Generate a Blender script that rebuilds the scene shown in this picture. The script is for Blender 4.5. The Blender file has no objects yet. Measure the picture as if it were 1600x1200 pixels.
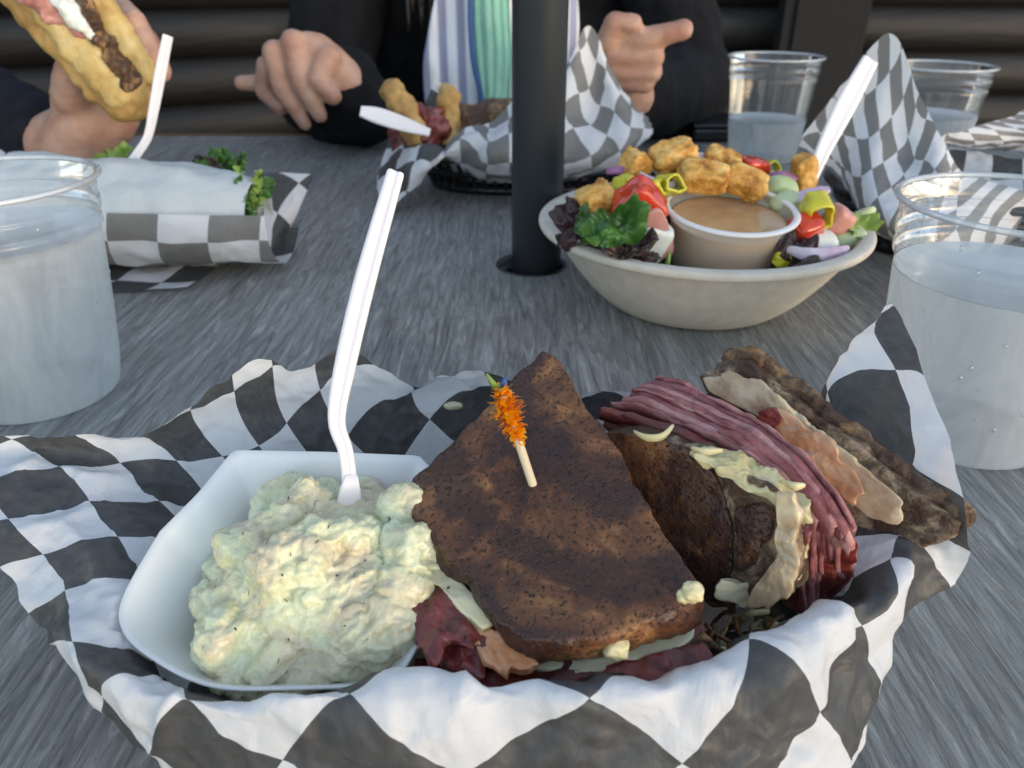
import bpy, bmesh, math, random
from mathutils import Vector, Matrix, noise

SC = bpy.context.scene
COL = SC.collection
R = math.radians
V = Vector

# ------------------------------------------------------------------ camera
cam = bpy.data.cameras.new('camera')
camo = bpy.data.objects.new('camera', cam); COL.objects.link(camo)
camo.location = (0, 0, .19)
camo.rotation_euler = (R(90 - 28.44), 0, 0)
cam.sensor_width = 36; cam.lens = 27; cam.clip_start = .01; cam.clip_end = 100
cam.dof.use_dof = True; cam.dof.focus_distance = .24; cam.dof.aperture_fstop = 20
SC.camera = camo

# ------------------------------------------------------------------ sky, sun, exposure
SUN_EL, SUN_AZ = R(9), R(133)      # azimuth clockwise from +y
w = bpy.data.worlds.new('World'); SC.world = w; w.use_nodes = True
nt = w.node_tree
sky = nt.nodes.new('ShaderNodeTexSky'); sky.sky_type = 'NISHITA'; sky.sun_disc = False
sky.sun_elevation = SUN_EL; sky.sun_rotation = SUN_AZ
sky.air_density = 1.0; sky.dust_density = .2; sky.ozone_density = 1.6
bg = nt.nodes['Background']; bg.inputs['Strength'].default_value = .15
hs = nt.nodes.new('ShaderNodeHueSaturation'); hs.inputs['Saturation'].default_value = .66   # sky blue muted for a more neutral white balance
nt.links.new(sky.outputs[0], hs.inputs['Color']); nt.links.new(hs.outputs[0], bg.inputs[0])
sl = bpy.data.lights.new('sun', 'SUN'); sl.energy = .19; sl.angle = R(24); sl.color = (1, .62, .26)
slo = bpy.data.objects.new('sun', sl); COL.objects.link(slo)
sd = V((math.sin(SUN_AZ) * math.cos(SUN_EL), math.cos(SUN_AZ) * math.cos(SUN_EL), math.sin(SUN_EL)))
slo.rotation_euler = sd.to_track_quat('Z', 'Y').to_euler()
slo.location = sd * 4
SC.view_settings.view_transform = 'Standard'; SC.view_settings.look = 'None'
SC.view_settings.gamma = 1; SC.view_settings.exposure = 1.75
SC.view_settings.use_curve_mapping = False

# ------------------------------------------------------------------ helpers
def tag(o, label=None, cat=None, group=None, kind=None):
    if label: o['label'] = label
    if cat: o['category'] = cat
    if group: o['group'] = group
    if kind: o['kind'] = kind
    return o

def empty(name, loc=(0, 0, 0), rz=0):
    o = bpy.data.objects.new(name, None); COL.objects.link(o)
    o.location = loc; o.rotation_euler = (0, 0, rz); o.empty_display_size = .01
    return o

def link(name, me, mat=None, parent=None, smooth=True):
    if mat is not None:
        me.materials.clear(); me.materials.append(mat)
    if smooth:
        me.polygons.foreach_set('use_smooth', [True] * len(me.polygons))
    o = bpy.data.objects.new(name, me); COL.objects.link(o)
    if parent is not None:
        o.parent = parent
    return o

def mesh(name, vs, fs, mat=None, parent=None, smooth=True, uvs=None):
    me = bpy.data.meshes.new(name)
    me.from_pydata([tuple(v) for v in vs], [], fs); me.update()
    if uvs is not None:
        ul = me.uv_layers.new(name='UVMap')
        for l in me.loops: ul.data[l.index].uv = uvs[l.vertex_index]
    return link(name, me, mat, parent, smooth)

def from_bm(name, bm, mat=None, parent=None, smooth=True):
    bmesh.ops.recalc_face_normals(bm, faces=bm.faces)
    me = bpy.data.meshes.new(name); bm.to_mesh(me); bm.free()
    return link(name, me, mat, parent, smooth)

def solidify(o, t, off=0):
    m = o.modifiers.new('thickness', 'SOLIDIFY'); m.thickness = t; m.offset = off; return o

def subsurf(o, n=1):
    m = o.modifiers.new('smooth', 'SUBSURF'); m.levels = n; m.render_levels = n; return o

def apply_mods(o):
    dg = bpy.context.evaluated_depsgraph_get()
    me = bpy.data.meshes.new_from_object(o.evaluated_get(dg), depsgraph=dg)
    o.modifiers.clear(); o.data = me
    me.polygons.foreach_set('use_smooth', [True] * len(me.polygons))
    return o

def fbm(p, s, o=3, seed=0):
    q = V(p) * s + V((seed * 7.3, seed * 3.1, seed * 1.7))
    a, t = 1, 0
    for _ in range(o):
        t += a * noise.noise(q); q = q * 2.07; a *= .5
    return t

def crease(p, s, seed=0):
    q = V(p) * s + V((seed * 5.3, seed * 9.1, seed * 2.7))
    return 1 - 2 * abs(noise.noise(q))

def cat1(pts, u, closed=False):
    n = len(pts)
    if closed:
        u = u % n; i = int(u); f = u - i
        P = [pts[(i + k - 1) % n] for k in range(4)]
    else:
        u = min(max(u, 0), n - 1 - 1e-9); i = int(u); f = u - i
        P = [pts[min(max(i + k - 1, 0), n - 1)] for k in range(4)]
    a, b, c_, d = [V(p) for p in P]
    return .5 * ((2 * b) + (c_ - a) * f + (2 * a - 5 * b + 4 * c_ - d) * f * f + (3 * b - a - 3 * c_ + d) * f ** 3)

def smooth_path(pts, n, closed=False):
    m = len(pts) if closed else len(pts) - 1
    return [cat1(pts, m * i / (n if closed else n - 1), closed) for i in range(n)]

def resample(pts, n, closed=False):
    P = [V(p) for p in pts] + ([V(pts[0])] if closed else [])
    L = [0]
    for a, b in zip(P, P[1:]): L.append(L[-1] + (b - a).length)
    out, j = [], 0
    for i in range(n):
        t = L[-1] * i / (n if closed else n - 1)
        while j < len(L) - 2 and L[j + 1] < t: j += 1
        f = (t - L[j]) / max(L[j + 1] - L[j], 1e-9)
        out.append(P[j].lerp(P[j + 1], min(max(f, 0), 1)))
    return out

def tube(name, path, rad, mat=None, parent=None, n=10, flat=1.0, up=None, cap=True):
    """round or flattened tube along path; rad: number or list"""
    P = [V(p) for p in path]; m = len(P)
    rs = rad if isinstance(rad, (list, tuple)) else [rad] * m
    vs, fs = [], []
    last = None
    for i, p in enumerate(P):
        t = (P[min(i + 1, m - 1)] - P[max(i - 1, 0)]).normalized()
        if up is not None: a = V(up).cross(t).normalized()
        else:
            ref = last if last is not None else (V((0, 0, 1)) if abs(t.z) < .9 else V((1, 0, 0)))
            a = (ref - t * ref.dot(t)).normalized(); last = a
        b = t.cross(a)
        for k in range(n):
            an = 2 * math.pi * k / n
            vs.append(p + a * math.cos(an) * rs[i] + b * math.sin(an) * rs[i] * flat)
    for i in range(m - 1):
        for k in range(n):
            fs.append((i * n + k, i * n + (k + 1) % n, (i + 1) * n + (k + 1) % n, (i + 1) * n + k))
    if cap:
        fs.append(tuple(range(n))[::-1]); fs.append(tuple((m - 1) * n + k for k in range(n)))
    return mesh(name, vs, fs, mat, parent)

def lathe(name, prof, mat=None, parent=None, n=96, loc=(0, 0, 0), closed=False):
    vs, fs = [], []
    m = len(prof)
    for r, z in prof:
        for k in range(n):
            a = 2 * math.pi * k / n
            vs.append((r * math.cos(a) + loc[0], r * math.sin(a) + loc[1], z + loc[2]))
    for i in range(m - (0 if closed else 1)):
        j = (i + 1) % m
        for k in range(n):
            fs.append((i * n + k, i * n + (k + 1) % n, j * n + (k + 1) % n, j * n + k))
    return mesh(name, vs, fs, mat, parent)

def grid_mesh(name, rows, mat=None, parent=None, closed=False, uvs=None):
    m, n = len(rows), len(rows[0])
    vs = [p for r in rows for p in r]
    fs = []
    for i in range(m - 1):
        for k in range(n if closed else n - 1):
            k2 = (k + 1) % n
            fs.append((i * n + k, i * n + k2, (i + 1) * n + k2, (i + 1) * n + k))
    return mesh(name, vs, fs, mat, parent, True, uvs)

def box(name, lo, hi, mat=None, parent=None, bev=0, seg=2):
    bm = bmesh.new(); bmesh.ops.create_cube(bm, size=1)
    for v in bm.verts:
        v.co = V([(lo[i] + hi[i]) / 2 + v.co[i] * (hi[i] - lo[i]) for i in range(3)])
    if bev: bmesh.ops.bevel(bm, geom=list(bm.edges), offset=bev, segments=seg, affect='EDGES', profile=.5)
    return from_bm(name, bm, mat, parent, smooth=False)

def slab(name, pts, nrm, t, mat=None, parent=None, M=150, K=26, edge=.08, amp=.0006, fr=90, ramp=.0012, rfr=70, seed=0, lin=True, closed_smooth=False):
    """solid slice: outline pts (3D, roughly planar), extruded by t against nrm, rounded and uneven"""
    nrm = V(nrm).normalized()
    P = smooth_path(pts, M, True) if closed_smooth else resample(pts, M, True)
    # soften corners a little
    for _ in range(2): P = [(P[i - 1] + P[i] * 2 + P[(i + 1) % M]) / 4 for i in range(M)]
    c = sum(P, V()) / M
    prof = [(s, 0) for s in [i / K * (1 - edge) for i in range(1, K)]]
    prof += [(1 - edge + edge * abs(math.sin(math.pi * i / 12)) ** .55, -t / 2 + t / 2 * math.copysign(abs(math.cos(math.pi * i / 12)) ** .55, math.cos(math.pi * i / 12))) for i in range(13)]
    prof += [(s, -t) for s in [i / 8 * (1 - edge) for i in range(7, 0, -1)]]
    vs, fs = [], []
    for s, h in prof:
        for p in P:
            q = c + (p - c) * s + nrm * h
            d = (p - c).normalized()
            e = max(0, (s - .6) / .4)
            q = q + d * ramp * e * fbm(q, rfr, 4, seed) + nrm * amp * fbm(q, fr, 4, seed + 5)
            vs.append(q)
    m = len(prof)
    for i in range(m - 1):
        for k in range(M):
            k2 = (k + 1) % M
            fs.append((i * M + k, i * M + k2, (i + 1) * M + k2, (i + 1) * M + k))
    vs.append(sum(vs[:M], V()) / M); vs.append(sum(vs[(m - 1) * M:m * M], V()) / M)
    for k in range(M):
        k2 = (k + 1) % M
        fs.append((m * M, k2, k)); fs.append((m * M + 1, (m - 1) * M + k, (m - 1) * M + k2))
    return mesh(name, vs, fs, mat, parent)

def chunk(name, c, dims, rot=(0, 0, 0), mat=None, parent=None, amp=.08, fr=2.0, seed=0, power=4, div=10):
    """rounded irregular cube (diced food); power 2 = ball, 8 = box"""
    bm = bmesh.new(); bmesh.ops.create_cube(bm, size=2)
    bmesh.ops.subdivide_edges(bm, edges=list(bm.edges), cuts=div, use_grid_fill=True)
    e = Matrix.Rotation(rot[2], 3, 'Z') @ Matrix.Rotation(rot[1], 3, 'Y') @ Matrix.Rotation(rot[0], 3, 'X')
    for v in bm.verts:
        p = v.co.copy()
        L = (abs(p.x) ** power + abs(p.y) ** power + abs(p.z) ** power) ** (1 / power)
        p /= L
        p *= 1 + amp * fbm(p, fr, 4, seed)
        v.co = e @ V((p.x * dims[0], p.y * dims[1], p.z * dims[2])) + V(c)
    return from_bm(name, bm, mat, parent)

def capsule_into(bm, a, ra, b, rb, n=14):
    a, b = V(a), V(b)
    ax = b - a; L = ax.length
    if L < 1e-6: ax = V((0, 0, 1)); L = 1e-6
    t = ax.normalized(); u = t.orthogonal().normalized(); w_ = t.cross(u)
    rows = []
    for i in range(7):
        ph = math.pi / 2 * i / 6
        rows.append((a - t * ra * math.cos(ph), ra * math.sin(ph)))
    for i in range(7):
        ph = math.pi / 2 * i / 6
        rows.append((b + t * rb * math.sin(ph), rb * math.cos(ph)))
    prev = None
    for p, r in rows:
        if r < 1e-6:
            ring = [bm.verts.new(p)]
        else:
            ring = [bm.verts.new(p + u * r * math.cos(2 * math.pi * k / n) + w_ * r * math.sin(2 * math.pi * k / n)) for k in range(n)]
        if prev is not None:
            for k in range(n):
                k2 = (k + 1) % n
                if len(prev) == 1: bm.faces.new((prev[0], ring[k2], ring[k]))
                elif len(ring) == 1: bm.faces.new((prev[k], prev[k2], ring[0]))
                else: bm.faces.new((prev[k], prev[k2], ring[k2], ring[k]))
        prev = ring

def fused(name, parts, voxel, smooth=4, mat=None, parent=None, amp=0, fr=60, seed=0, post=None):
    """parts: ('c', a, ra, b, rb) capsules or ('b', centre, dims, rot) blobs, fused into one continuous surface"""
    bm = bmesh.new()
    for q in parts:
        if q[0] == 'c': capsule_into(bm, *q[1:])
        else:
            r = bmesh.ops.create_icosphere(bm, subdivisions=3, radius=1)
            rot = q[3] if len(q) > 3 else (0, 0, 0)
            pw = q[4] if len(q) > 4 else 2
            e = Matrix.Rotation(rot[2], 3, 'Z') @ Matrix.Rotation(rot[1], 3, 'Y') @ Matrix.Rotation(rot[0], 3, 'X')
            for v in r['verts']:
                p = v.co
                if pw != 2: p = p / ((abs(p.x) ** pw + abs(p.y) ** pw + abs(p.z) ** pw) ** (1 / pw))
                v.co = e @ V((p.x * q[2][0], p.y * q[2][1], p.z * q[2][2])) + V(q[1])
    o = from_bm(name, bm, mat, parent)
    m = o.modifiers.new('fuse', 'REMESH'); m.mode = 'VOXEL'; m.voxel_size = voxel; m.use_smooth_shade = True
    if smooth:
        m = o.modifiers.new('relax', 'SMOOTH'); m.factor = .5; m.iterations = smooth
    apply_mods(o)
    if amp or post:
        me = o.data
        ns = [v.normal.copy() for v in me.vertices]
        for v, nn in zip(me.vertices, ns):
            if amp: v.co += nn * amp * fbm(v.co, fr, 4, seed)
            if post: v.co = post(v.co.copy(), nn)
        me.update()
    return o

# ------------------------------------------------------------------ materials
class NT:
    def __init__(s, name):
        s.m = bpy.data.materials.new(name); s.m.use_nodes = True
        s.t = s.m.node_tree; s.b = s.t.nodes['Principled BSDF']; s.out = s.t.nodes['Material Output']
    def n(s, typ, **kw):
        x = s.t.nodes.new('ShaderNode' + typ)
        for k, v in kw.items():
            if k.startswith('i_'):
                x.inputs[k[2:].replace('_', ' ')].default_value = v
            else: setattr(x, k, v)
        return x
    def l(s, a, b):
        s.t.links.new(a, b)
    def co(s, kind='Object', scale=(1, 1, 1), rot=(0, 0, 0), loc=(0, 0, 0)):
        c = s.n('TexCoord'); m = s.n('Mapping'); m.inputs['Scale'].default_value = scale
        m.inputs['Rotation'].default_value = rot; m.inputs['Location'].default_value = loc
        s.l(c.outputs[kind], m.inputs[0]); return m.outputs[0]
    def noise(s, co, scale, detail=4, rough=.55, dist=0):
        x = s.n('TexNoise'); x.inputs['Scale'].default_value = scale; x.inputs['Detail'].default_value = detail
        x.inputs['Roughness'].default_value = rough; x.inputs['Distortion'].default_value = dist
        s.l(co, x.inputs['Vector']); return x.outputs['Fac']
    def vor(s, co, scale, feat='F1', out='Distance'):
        x = s.n('TexVoronoi'); x.inputs['Scale'].default_value = scale; x.feature = feat
        s.l(co, x.inputs['Vector']); return x.outputs[out]
    def ramp(s, fac, stops, interp='LINEAR'):
        x = s.n('ValToRGB'); cr = x.color_ramp; cr.interpolation = interp
        while len(cr.elements) < len(stops): cr.elements.new(.5)
        for e, (p, c) in zip(cr.elements, stops):
            e.position = p; e.color = (*c, 1) if len(c) == 3 else c
        s.l(fac, x.inputs[0]); return x.outputs[0]
    def mix(s, fac, a, b, mode='MIX'):
        x = s.n('Mix', data_type='RGBA', blend_type=mode)
        for i, v in ((0, fac), (6, a), (7, b)):
            if isinstance(v, (int, float)): x.inputs[i].default_value = v
            elif isinstance(v, tuple): x.inputs[i].default_value = (*v, 1)
            else: s.l(v, x.inputs[i])
        return x.outputs[2]
    def math(s, op, a, b=0):
        x = s.n('Math', operation=op)
        for i, v in enumerate((a, b)):
            if isinstance(v, (int, float)): x.inputs[i].default_value = v
            else: s.l(v, x.inputs[i])
        return x.outputs[0]
    def bump(s, h, dist=.001, strength=1, prev=None):
        x = s.n('Bump'); x.inputs['Distance'].default_value = dist; x.inputs['Strength'].default_value = strength
        s.l(h, x.inputs['Height'])
        if prev is not None: s.l(prev, x.inputs['Normal'])
        s.l(x.outputs[0], s.b.inputs['Normal']); return x.outputs[0]
    def set(s, **kw):
        for k, v in kw.items():
            k = k.replace('_', ' ')
            i = s.b.inputs[k]
            if isinstance(v, (int, float)): i.default_value = v
            elif isinstance(v, tuple): i.default_value = (*v, 1) if len(v) == 3 and i.type == 'RGBA' else v
            else: s.l(v, i)
        return s

def food(name, stops, scale=60, rough=.5, bump=.0006, bscale=150, sss=0, sssr=(.004, .002, .001), spec=.5, detail=5, coat=0):
    m = NT(name); co = m.co()
    m.set(Base_Color=m.ramp(m.noise(co, scale, detail, .6), stops), Roughness=rough)
    m.b.inputs['Specular IOR Level'].default_value = spec
    if bump: m.bump(m.noise(co, bscale, 4, .6), bump)
    if sss:
        m.set(Subsurface_Weight=sss); m.b.inputs['Subsurface Radius'].default_value = sssr; m.b.inputs['Subsurface Scale'].default_value = 1
    if coat: m.set(Coat_Weight=coat, Coat_Roughness=.15)
    return m.m

def plain(name, col, rough=.5, metal=0, **kw):
    m = NT(name); m.set(Base_Color=col, Roughness=rough, Metallic=metal, **kw); return m.m

def mk_paper(name, check, side=.0275, dark=(.098, .097, .098), rot=0.0):
    """waxed deli paper, checks printed on the upper face, showing paler through the back"""
    m = NT(name)
    white = (.80, .80, .82)
    co = m.co('UV', rot=(0, 0, rot))
    if check:
        ck = m.n('TexChecker'); ck.inputs['Scale'].default_value = 1 / side
        wob = m.n('TexNoise'); wob.inputs['Scale'].default_value = 60
        m.l(co, wob.inputs['Vector']); m.l(co, ck.inputs['Vector'])
        geo = m.n('NewGeometry')
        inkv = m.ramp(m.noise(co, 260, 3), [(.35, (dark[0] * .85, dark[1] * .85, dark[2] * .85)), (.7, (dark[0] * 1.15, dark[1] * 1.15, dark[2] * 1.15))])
        ink = m.mix(geo.outputs['Backfacing'], inkv, (.25, .24, .232))
        col = m.mix(ck.outputs['Fac'], ink, white)
    else:
        col = m.ramp(m.noise(co, 90, 4), [(.3, (.66, .69, .69)), (.7, (.80, .82, .82))])
    m.set(Base_Color=col, Roughness=.42)
    m.b.inputs['Specular IOR Level'].default_value = .35
    oc = m.co()
    b = m.bump(m.noise(oc, 42, 3, .5, 1.2), .0045, .45)
    b = m.bump(m.noise(oc, 130, 5, .6, .6), .0011, .5, b)
    tr = m.n('BsdfTranslucent'); m.l(col, tr.inputs[0]); m.l(b, tr.inputs['Normal'])
    mx = m.n('MixShader'); mx.inputs[0].default_value = .32
    m.l(m.b.outputs[0], mx.inputs[1]); m.l(tr.outputs[0], mx.inputs[2]); m.l(mx.outputs[0], m.out.inputs[0])
    return m.m

def mk_table():
    m = NT('grey oak laminate')
    co = m.co(scale=(1, .085, 1), rot=(0, 0, R(4)))
    wide = m.co(scale=(1, .25, 1), rot=(0, 0, R(-5)))
    g1 = m.noise(co, 190, 8, .76, 1.5)
    g2 = m.noise(wide, 14, 4, .6, .8)
    g3 = m.noise(m.co(scale=(1, .10, 1), rot=(0, 0, R(8))), 900, 3, .6)
    c1 = m.ramp(g1, [(.32, (.034, .033, .031)), (.44, (.15, .147, .14)), (.54, (.34, .332, .315)), (.66, (.66, .645, .61))])
    c2 = m.ramp(g2, [(.32, (.11, .11, .108)), (.68, (.33, .32, .30))])
    c = m.mix(.32, c1, c2)
    c = m.mix(m.ramp(g3, [(.40, (.0, .0, .0)), (.62, (.5, .5, .5))]), c, (.26, .275, .28))
    m.set(Base_Color=c, Roughness=m.ramp(g1, [(.3, (.42,) * 3), (.7, (.30,) * 3)]))
    m.b.inputs['Specular IOR Level'].default_value = .45
    m.bump(g1, .0016, 1)
    return m.m

def mk_rye_top():
    m = NT('griddled marble rye'); co = m.co()
    big = m.noise(co, 30, 6, .68, .9)
    base = m.ramp(big, [(.34, (.028, .009, .006)), (.44, (.080, .028, .012)), (.53, (.18, .070, .024)), (.62, (.38, .18, .062))])
    wv = m.n('TexWave', wave_type='RINGS', rings_direction='Z'); wv.inputs['Scale'].default_value = 13
    wv.inputs['Distortion'].default_value = 7; wv.inputs['Detail'].default_value = 5; wv.inputs['Detail Scale'].default_value = 1.2; wv.inputs['Detail Roughness'].default_value = .7
    m.l(m.co(loc=(-.030, -.035, 0)), wv.inputs[0])
    swirl = m.ramp(wv.outputs['Fac'], [(.35, (0, 0, 0)), (.75, (.85, .85, .85))])
    c = m.mix(swirl, base, (.036, .013, .009))
    # darker griddle scorch over the middle
    sc = m.ramp(m.noise(m.co(loc=(.01, .02, .3)), 17, 4, .6, .5), [(.42, (0, 0, 0)), (.62, (.75, .75, .75))])
    c = m.mix(sc, c, (.026, .010, .009))
    pn = m.noise(m.co(scale=(1, .65, 1), rot=(0, 0, R(35))), 880, 3, .6)
    c = m.mix(m.ramp(pn, [(.34, (.85,) * 3), (.43, (0, 0, 0))]), c, (.010, .003, .0025))
    c = m.mix(m.ramp(m.noise(co, 900, 2), [(.58, (0,) * 3), (.78, (.20,) * 3)]), c, (.24, .12, .05))
    m.set(Base_Color=c, Roughness=m.ramp(m.noise(co, 60, 3), [(.35, (.34,) * 3), (.65, (.55,) * 3)]))
    m.b.inputs['Specular IOR Level'].default_value = .5
    b = m.bump(m.ramp(pn, [(.32, (0,) * 3), (.46, (1,) * 3)]), .0006, .9)
    m.bump(m.noise(co, 1400, 3), .0003, .8, b)
    return m.m

def mk_crumb(name='rye crumb and crust', tint=(.40, .29, .18)):
    m = NT(name); co = m.co()
    a = m.noise(co, 150, 6, .75, .3)
    b2 = m.noise(co, 58, 5, .65, .5)
    c = m.ramp(a, [(.30, (.05, .032, .02)), (.46, (.15, .105, .065)), (.58, tint), (.75, (.52, .45, .34))])
    c = m.mix(m.ramp(b2, [(.44, (.0,) * 3), (.55, (.94,) * 3)]), c, (.060, .024, .010))
    m.set(Base_Color=c, Roughness=m.ramp(b2, [(.4, (.6,) * 3), (.6, (.28,) * 3)]))
    m.bump(a, .0022, 1)
    return m.m

def mk_meat(name='corned beef', wet=.25, dark=False):
    m = NT(name); co = m.co(scale=(1, 1, 2.2))
    a = m.noise(co, 75, 6, .65, .7)
    if dark: st = [(.3, (.035, .004, .004)), (.5, (.16, .02, .016)), (.7, (.33, .065, .045))]
    else: st = [(.28, (.17, .035, .042)), (.45, (.34, .115, .120)), (.58, (.46, .20, .195)), (.75, (.62, .38, .35))]
    m.set(Base_Color=m.ramp(a, st), Roughness=.34, Subsurface_Weight=.25)
    m.b.inputs['Subsurface Radius'].default_value = (.004, .0012, .001); m.b.inputs['Subsurface Scale'].default_value = 1
    m.bump(m.noise(co, 420, 5, .7), .0007, 1)
    m.set(Coat_Weight=wet, Coat_Roughness=.2)
    return m.m

def mk_clear(name='clear plastic', haze=.07, gloss=0):
    """thin clear plastic: see-through with fresnel gloss and a little haze"""
    m = NT(name)
    fr = m.n('Fresnel'); fr.inputs[0].default_value = 1.42
    tr = m.n('BsdfTransparent'); tr.inputs[0].default_value = (.97, .975, .98, 1)
    gl = m.n('BsdfGlossy'); gl.inputs['Roughness'].default_value = .06
    df = m.n('BsdfDiffuse'); df.inputs[0].default_value = (.85, .87, .9, 1)
    m0 = m.n('MixShader'); m.l(m.math('ADD', m.math('MULTIPLY', m.noise(m.co(scale=(1, 1, .3)), 60, 4), haze), haze * .4), m0.inputs[0]); m.l(tr.outputs[0], m0.inputs[1]); m.l(df.outputs[0], m0.inputs[2])
    mx = m.n('MixShader')
    m.l(m.math('ADD', m.math('MULTIPLY', fr.outputs[0], .7), .01 + gloss), mx.inputs[0]); m.l(m0.outputs[0], mx.inputs[1]); m.l(gl.outputs[0], mx.inputs[2])
    m.l(mx.outputs[0], m.out.inputs[0]); return m.m

def mk_frost(name='fogged plastic', clear=.40, col=(.74, .77, .79)):
    """plastic fogged by condensation over cold water"""
    m = NT(name); co = m.co()
    m.set(Base_Color=col, Roughness=.38)
    m.b.inputs['Specular IOR Level'].default_value = .5
    dr = m.vor(co, 240)
    b_ = m.bump(m.ramp(dr, [(.0, (1,) * 3), (.25, (0,) * 3)]), .0003, .15)
    m.bump(m.noise(m.co(scale=(1, 1, .35)), 160, 4, .6), .0006, .35, b_)
    tl = m.n('BsdfTranslucent'); tl.inputs[0].default_value = (*col, 1)
    tr = m.n('BsdfTransparent'); tr.inputs[0].default_value = (.9, .93, .95, 1)
    m1 = m.n('MixShader'); m1.inputs[0].default_value = .5
    m.l(m.b.outputs[0], m1.inputs[1]); m.l(tl.outputs[0], m1.inputs[2])
    m2 = m.n('MixShader'); m.l(m.ramp(m.noise(m.co(scale=(1, 1, .4)), 38, 4, .6, 1), [(.35, (clear - .14,) * 3), (.65, (clear + .14,) * 3)]), m2.inputs[0])
    m.l(m1.outputs[0], m2.inputs[1]); m.l(tr.outputs[0], m2.inputs[2]); m.l(m2.outputs[0], m.out.inputs[0])
    return m.m

M = {}
M['table'] = mk_table()
M['paper'] = mk_paper('checked deli paper', True)
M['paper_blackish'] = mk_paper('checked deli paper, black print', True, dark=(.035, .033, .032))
M['wrap'] = mk_paper('plain waxed paper', False)
M['black_plastic'] = plain('black plastic', (.008, .008, .009), .32)
M['pole'] = plain('powder coated charcoal steel', (.032, .036, .042), .38, .2)
M['ring'] = plain('black rubber ring', (.006, .006, .007), .5)
def mk_white_card():
    m = NT('white paperboard'); co = m.co()
    m.set(Base_Color=(.80, .80, .785), Roughness=.45)
    m.bump(m.noise(co, 220, 3), .0002, .5); return m.m
M['card'] = mk_white_card()
M['utensil'] = plain('white polypropylene', (.80, .76, .78), .28, Subsurface_Weight=.15)
M['utensil'].node_tree.nodes['Principled BSDF'].inputs['Subsurface Radius'].default_value = (.002, .002, .002)
M['rye_top'] = mk_rye_top()
M['crumb'] = mk_crumb()
M['crust'] = mk_crumb('toasted crust', (.40, .19, .06))
M['meat'] = mk_meat(wet=.15)
M['meat_pale'] = mk_meat('pale corned beef', .15); M['meat_deep'] = mk_meat('rosy corned beef', .3)
for mm, st_ in (('meat_pale', ((.24, .07, .072), (.42, .17, .16), (.54, .28, .26), (.68, .46, .42))), ('meat_deep', ((.10, .016, .020), (.24, .06, .066), (.34, .11, .115), (.48, .22, .21)))):
    for nd in M[mm].node_tree.nodes:
        if nd.type == 'VALTORGB':
            for el, cc in zip(nd.color_ramp.elements, st_): el.color = (*cc, 1)
M['meat_wet'] = mk_meat('wet corned beef', .5, True)
M['cheese'] = food('melted swiss', [(.3, (.55, .47, .27)), (.7, (.70, .66, .46))], 40, .28, .0004, 90, .25, (.004, .003, .0015), coat=.2)
M['cheese_tan'] = food('melted cheese and dressing', [(.3, (.34, .22, .12)), (.5, (.50, .38, .24)), (.7, (.62, .54, .36))], 90, .25, .0006, 160, .2, (.004, .003, .0015), coat=.3)
M['dressing_tan'] = food('smeared dressing', [(.3, (.40, .18, .07)), (.6, (.60, .36, .20)), (.8, (.62, .46, .30))], 90, .22, .0006, 160, .2, (.004, .002, .001), coat=.4)
M['dressing'] = food('thousand island', [(.3, (.56, .22, .08)), (.6, (.74, .42, .24)), (.8, (.78, .55, .38))], 60, .2, .0005, 120, .25, (.004, .002, .001), coat=.35)
M['kraut'] = food('sauerkraut', [(.3, (.50, .42, .20)), (.7, (.72, .64, .40))], 60, .3, .0003, 120, .3, (.004, .003, .001))
M['potato_old'] = food('potato salad', [(.30, (.62, .52, .36)), (.42, (.64, .60, .40)), (.58, (.70, .72, .50)), (.75, (.78, .80, .64))], 30, .30, .0005, 120, .22, (.003, .0026, .0014), coat=.25)
def mk_potato():
    m = NT('creamy potato salad'); co = m.co()
    big = m.noise(co, 62, 3, .5, .8)
    c = m.ramp(big, [(.36, (.60, .51, .34)), (.45, (.64, .57, .37)), (.53, (.64, .63, .39)), (.68, (.68, .71, .49))])
    c = m.mix(m.ramp(m.noise(co, 300, 4, .7), [(.45, (0, 0, 0)), (.75, (.5, .5, .5))]), c, (.72, .75, .56))
    m.set(Base_Color=c, Roughness=m.ramp(m.noise(co, 90, 3), [(.4, (.20,) * 3), (.6, (.42,) * 3)]), Subsurface_Weight=.12, Coat_Weight=.5, Coat_Roughness=.12)
    m.b.inputs['Subsurface Radius'].default_value = (.002, .0018, .001); m.b.inputs['Subsurface Scale'].default_value = 1
    b = m.bump(m.noise(co, 150, 4, .6, .8), .0016, .8); m.bump(m.noise(co, 600, 3, .6), .0004, .7, b); return m.m
M['potato'] = mk_potato()
M['dill'] = food('dill', [(.3, (.02, .03, .02)), (.7, (.05, .07, .05))], 200, .6, 0)
M['crouton'] = food('fried crouton', [(.32, (.32, .12, .018)), (.48, (.60, .29, .05)), (.68, (.80, .54, .19))], 110, .6, .0018, 330)
M['tomato'] = food('tomato', [(.3, (.45, .02, .008)), (.7, (.72, .07, .02))], 50, .15, .0003, 80, .25, (.006, .001, .0006), coat=.4)
M['pepper'] = food('banana pepper', [(.3, (.42, .38, .012)), (.7, (.66, .60, .03))], 60, .2, .0004, 90, .2, (.003, .003, .0005), coat=.3)
M['cucumber'] = food('cucumber flesh', [(.3, (.36, .46, .20)), (.7, (.56, .62, .38))], 60, .3, .0004, 90, .3, (.004, .004, .002))
M['onion'] = food('red onion', [(.3, (.42, .25, .40)), (.7, (.74, .68, .72))], 35, .25, .0002, 60, .3, (.003, .003, .003))
M['onion_skin'] = food('red onion skin', [(.3, (.20, .05, .16)), (.7, (.42, .18, .34))], 60, .25, .0002, 60)
M['ham'] = food('ham', [(.3, (.44, .16, .13)), (.7, (.62, .32, .27))], 60, .35, .0003, 90, .3, (.004, .001, .001))
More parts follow.
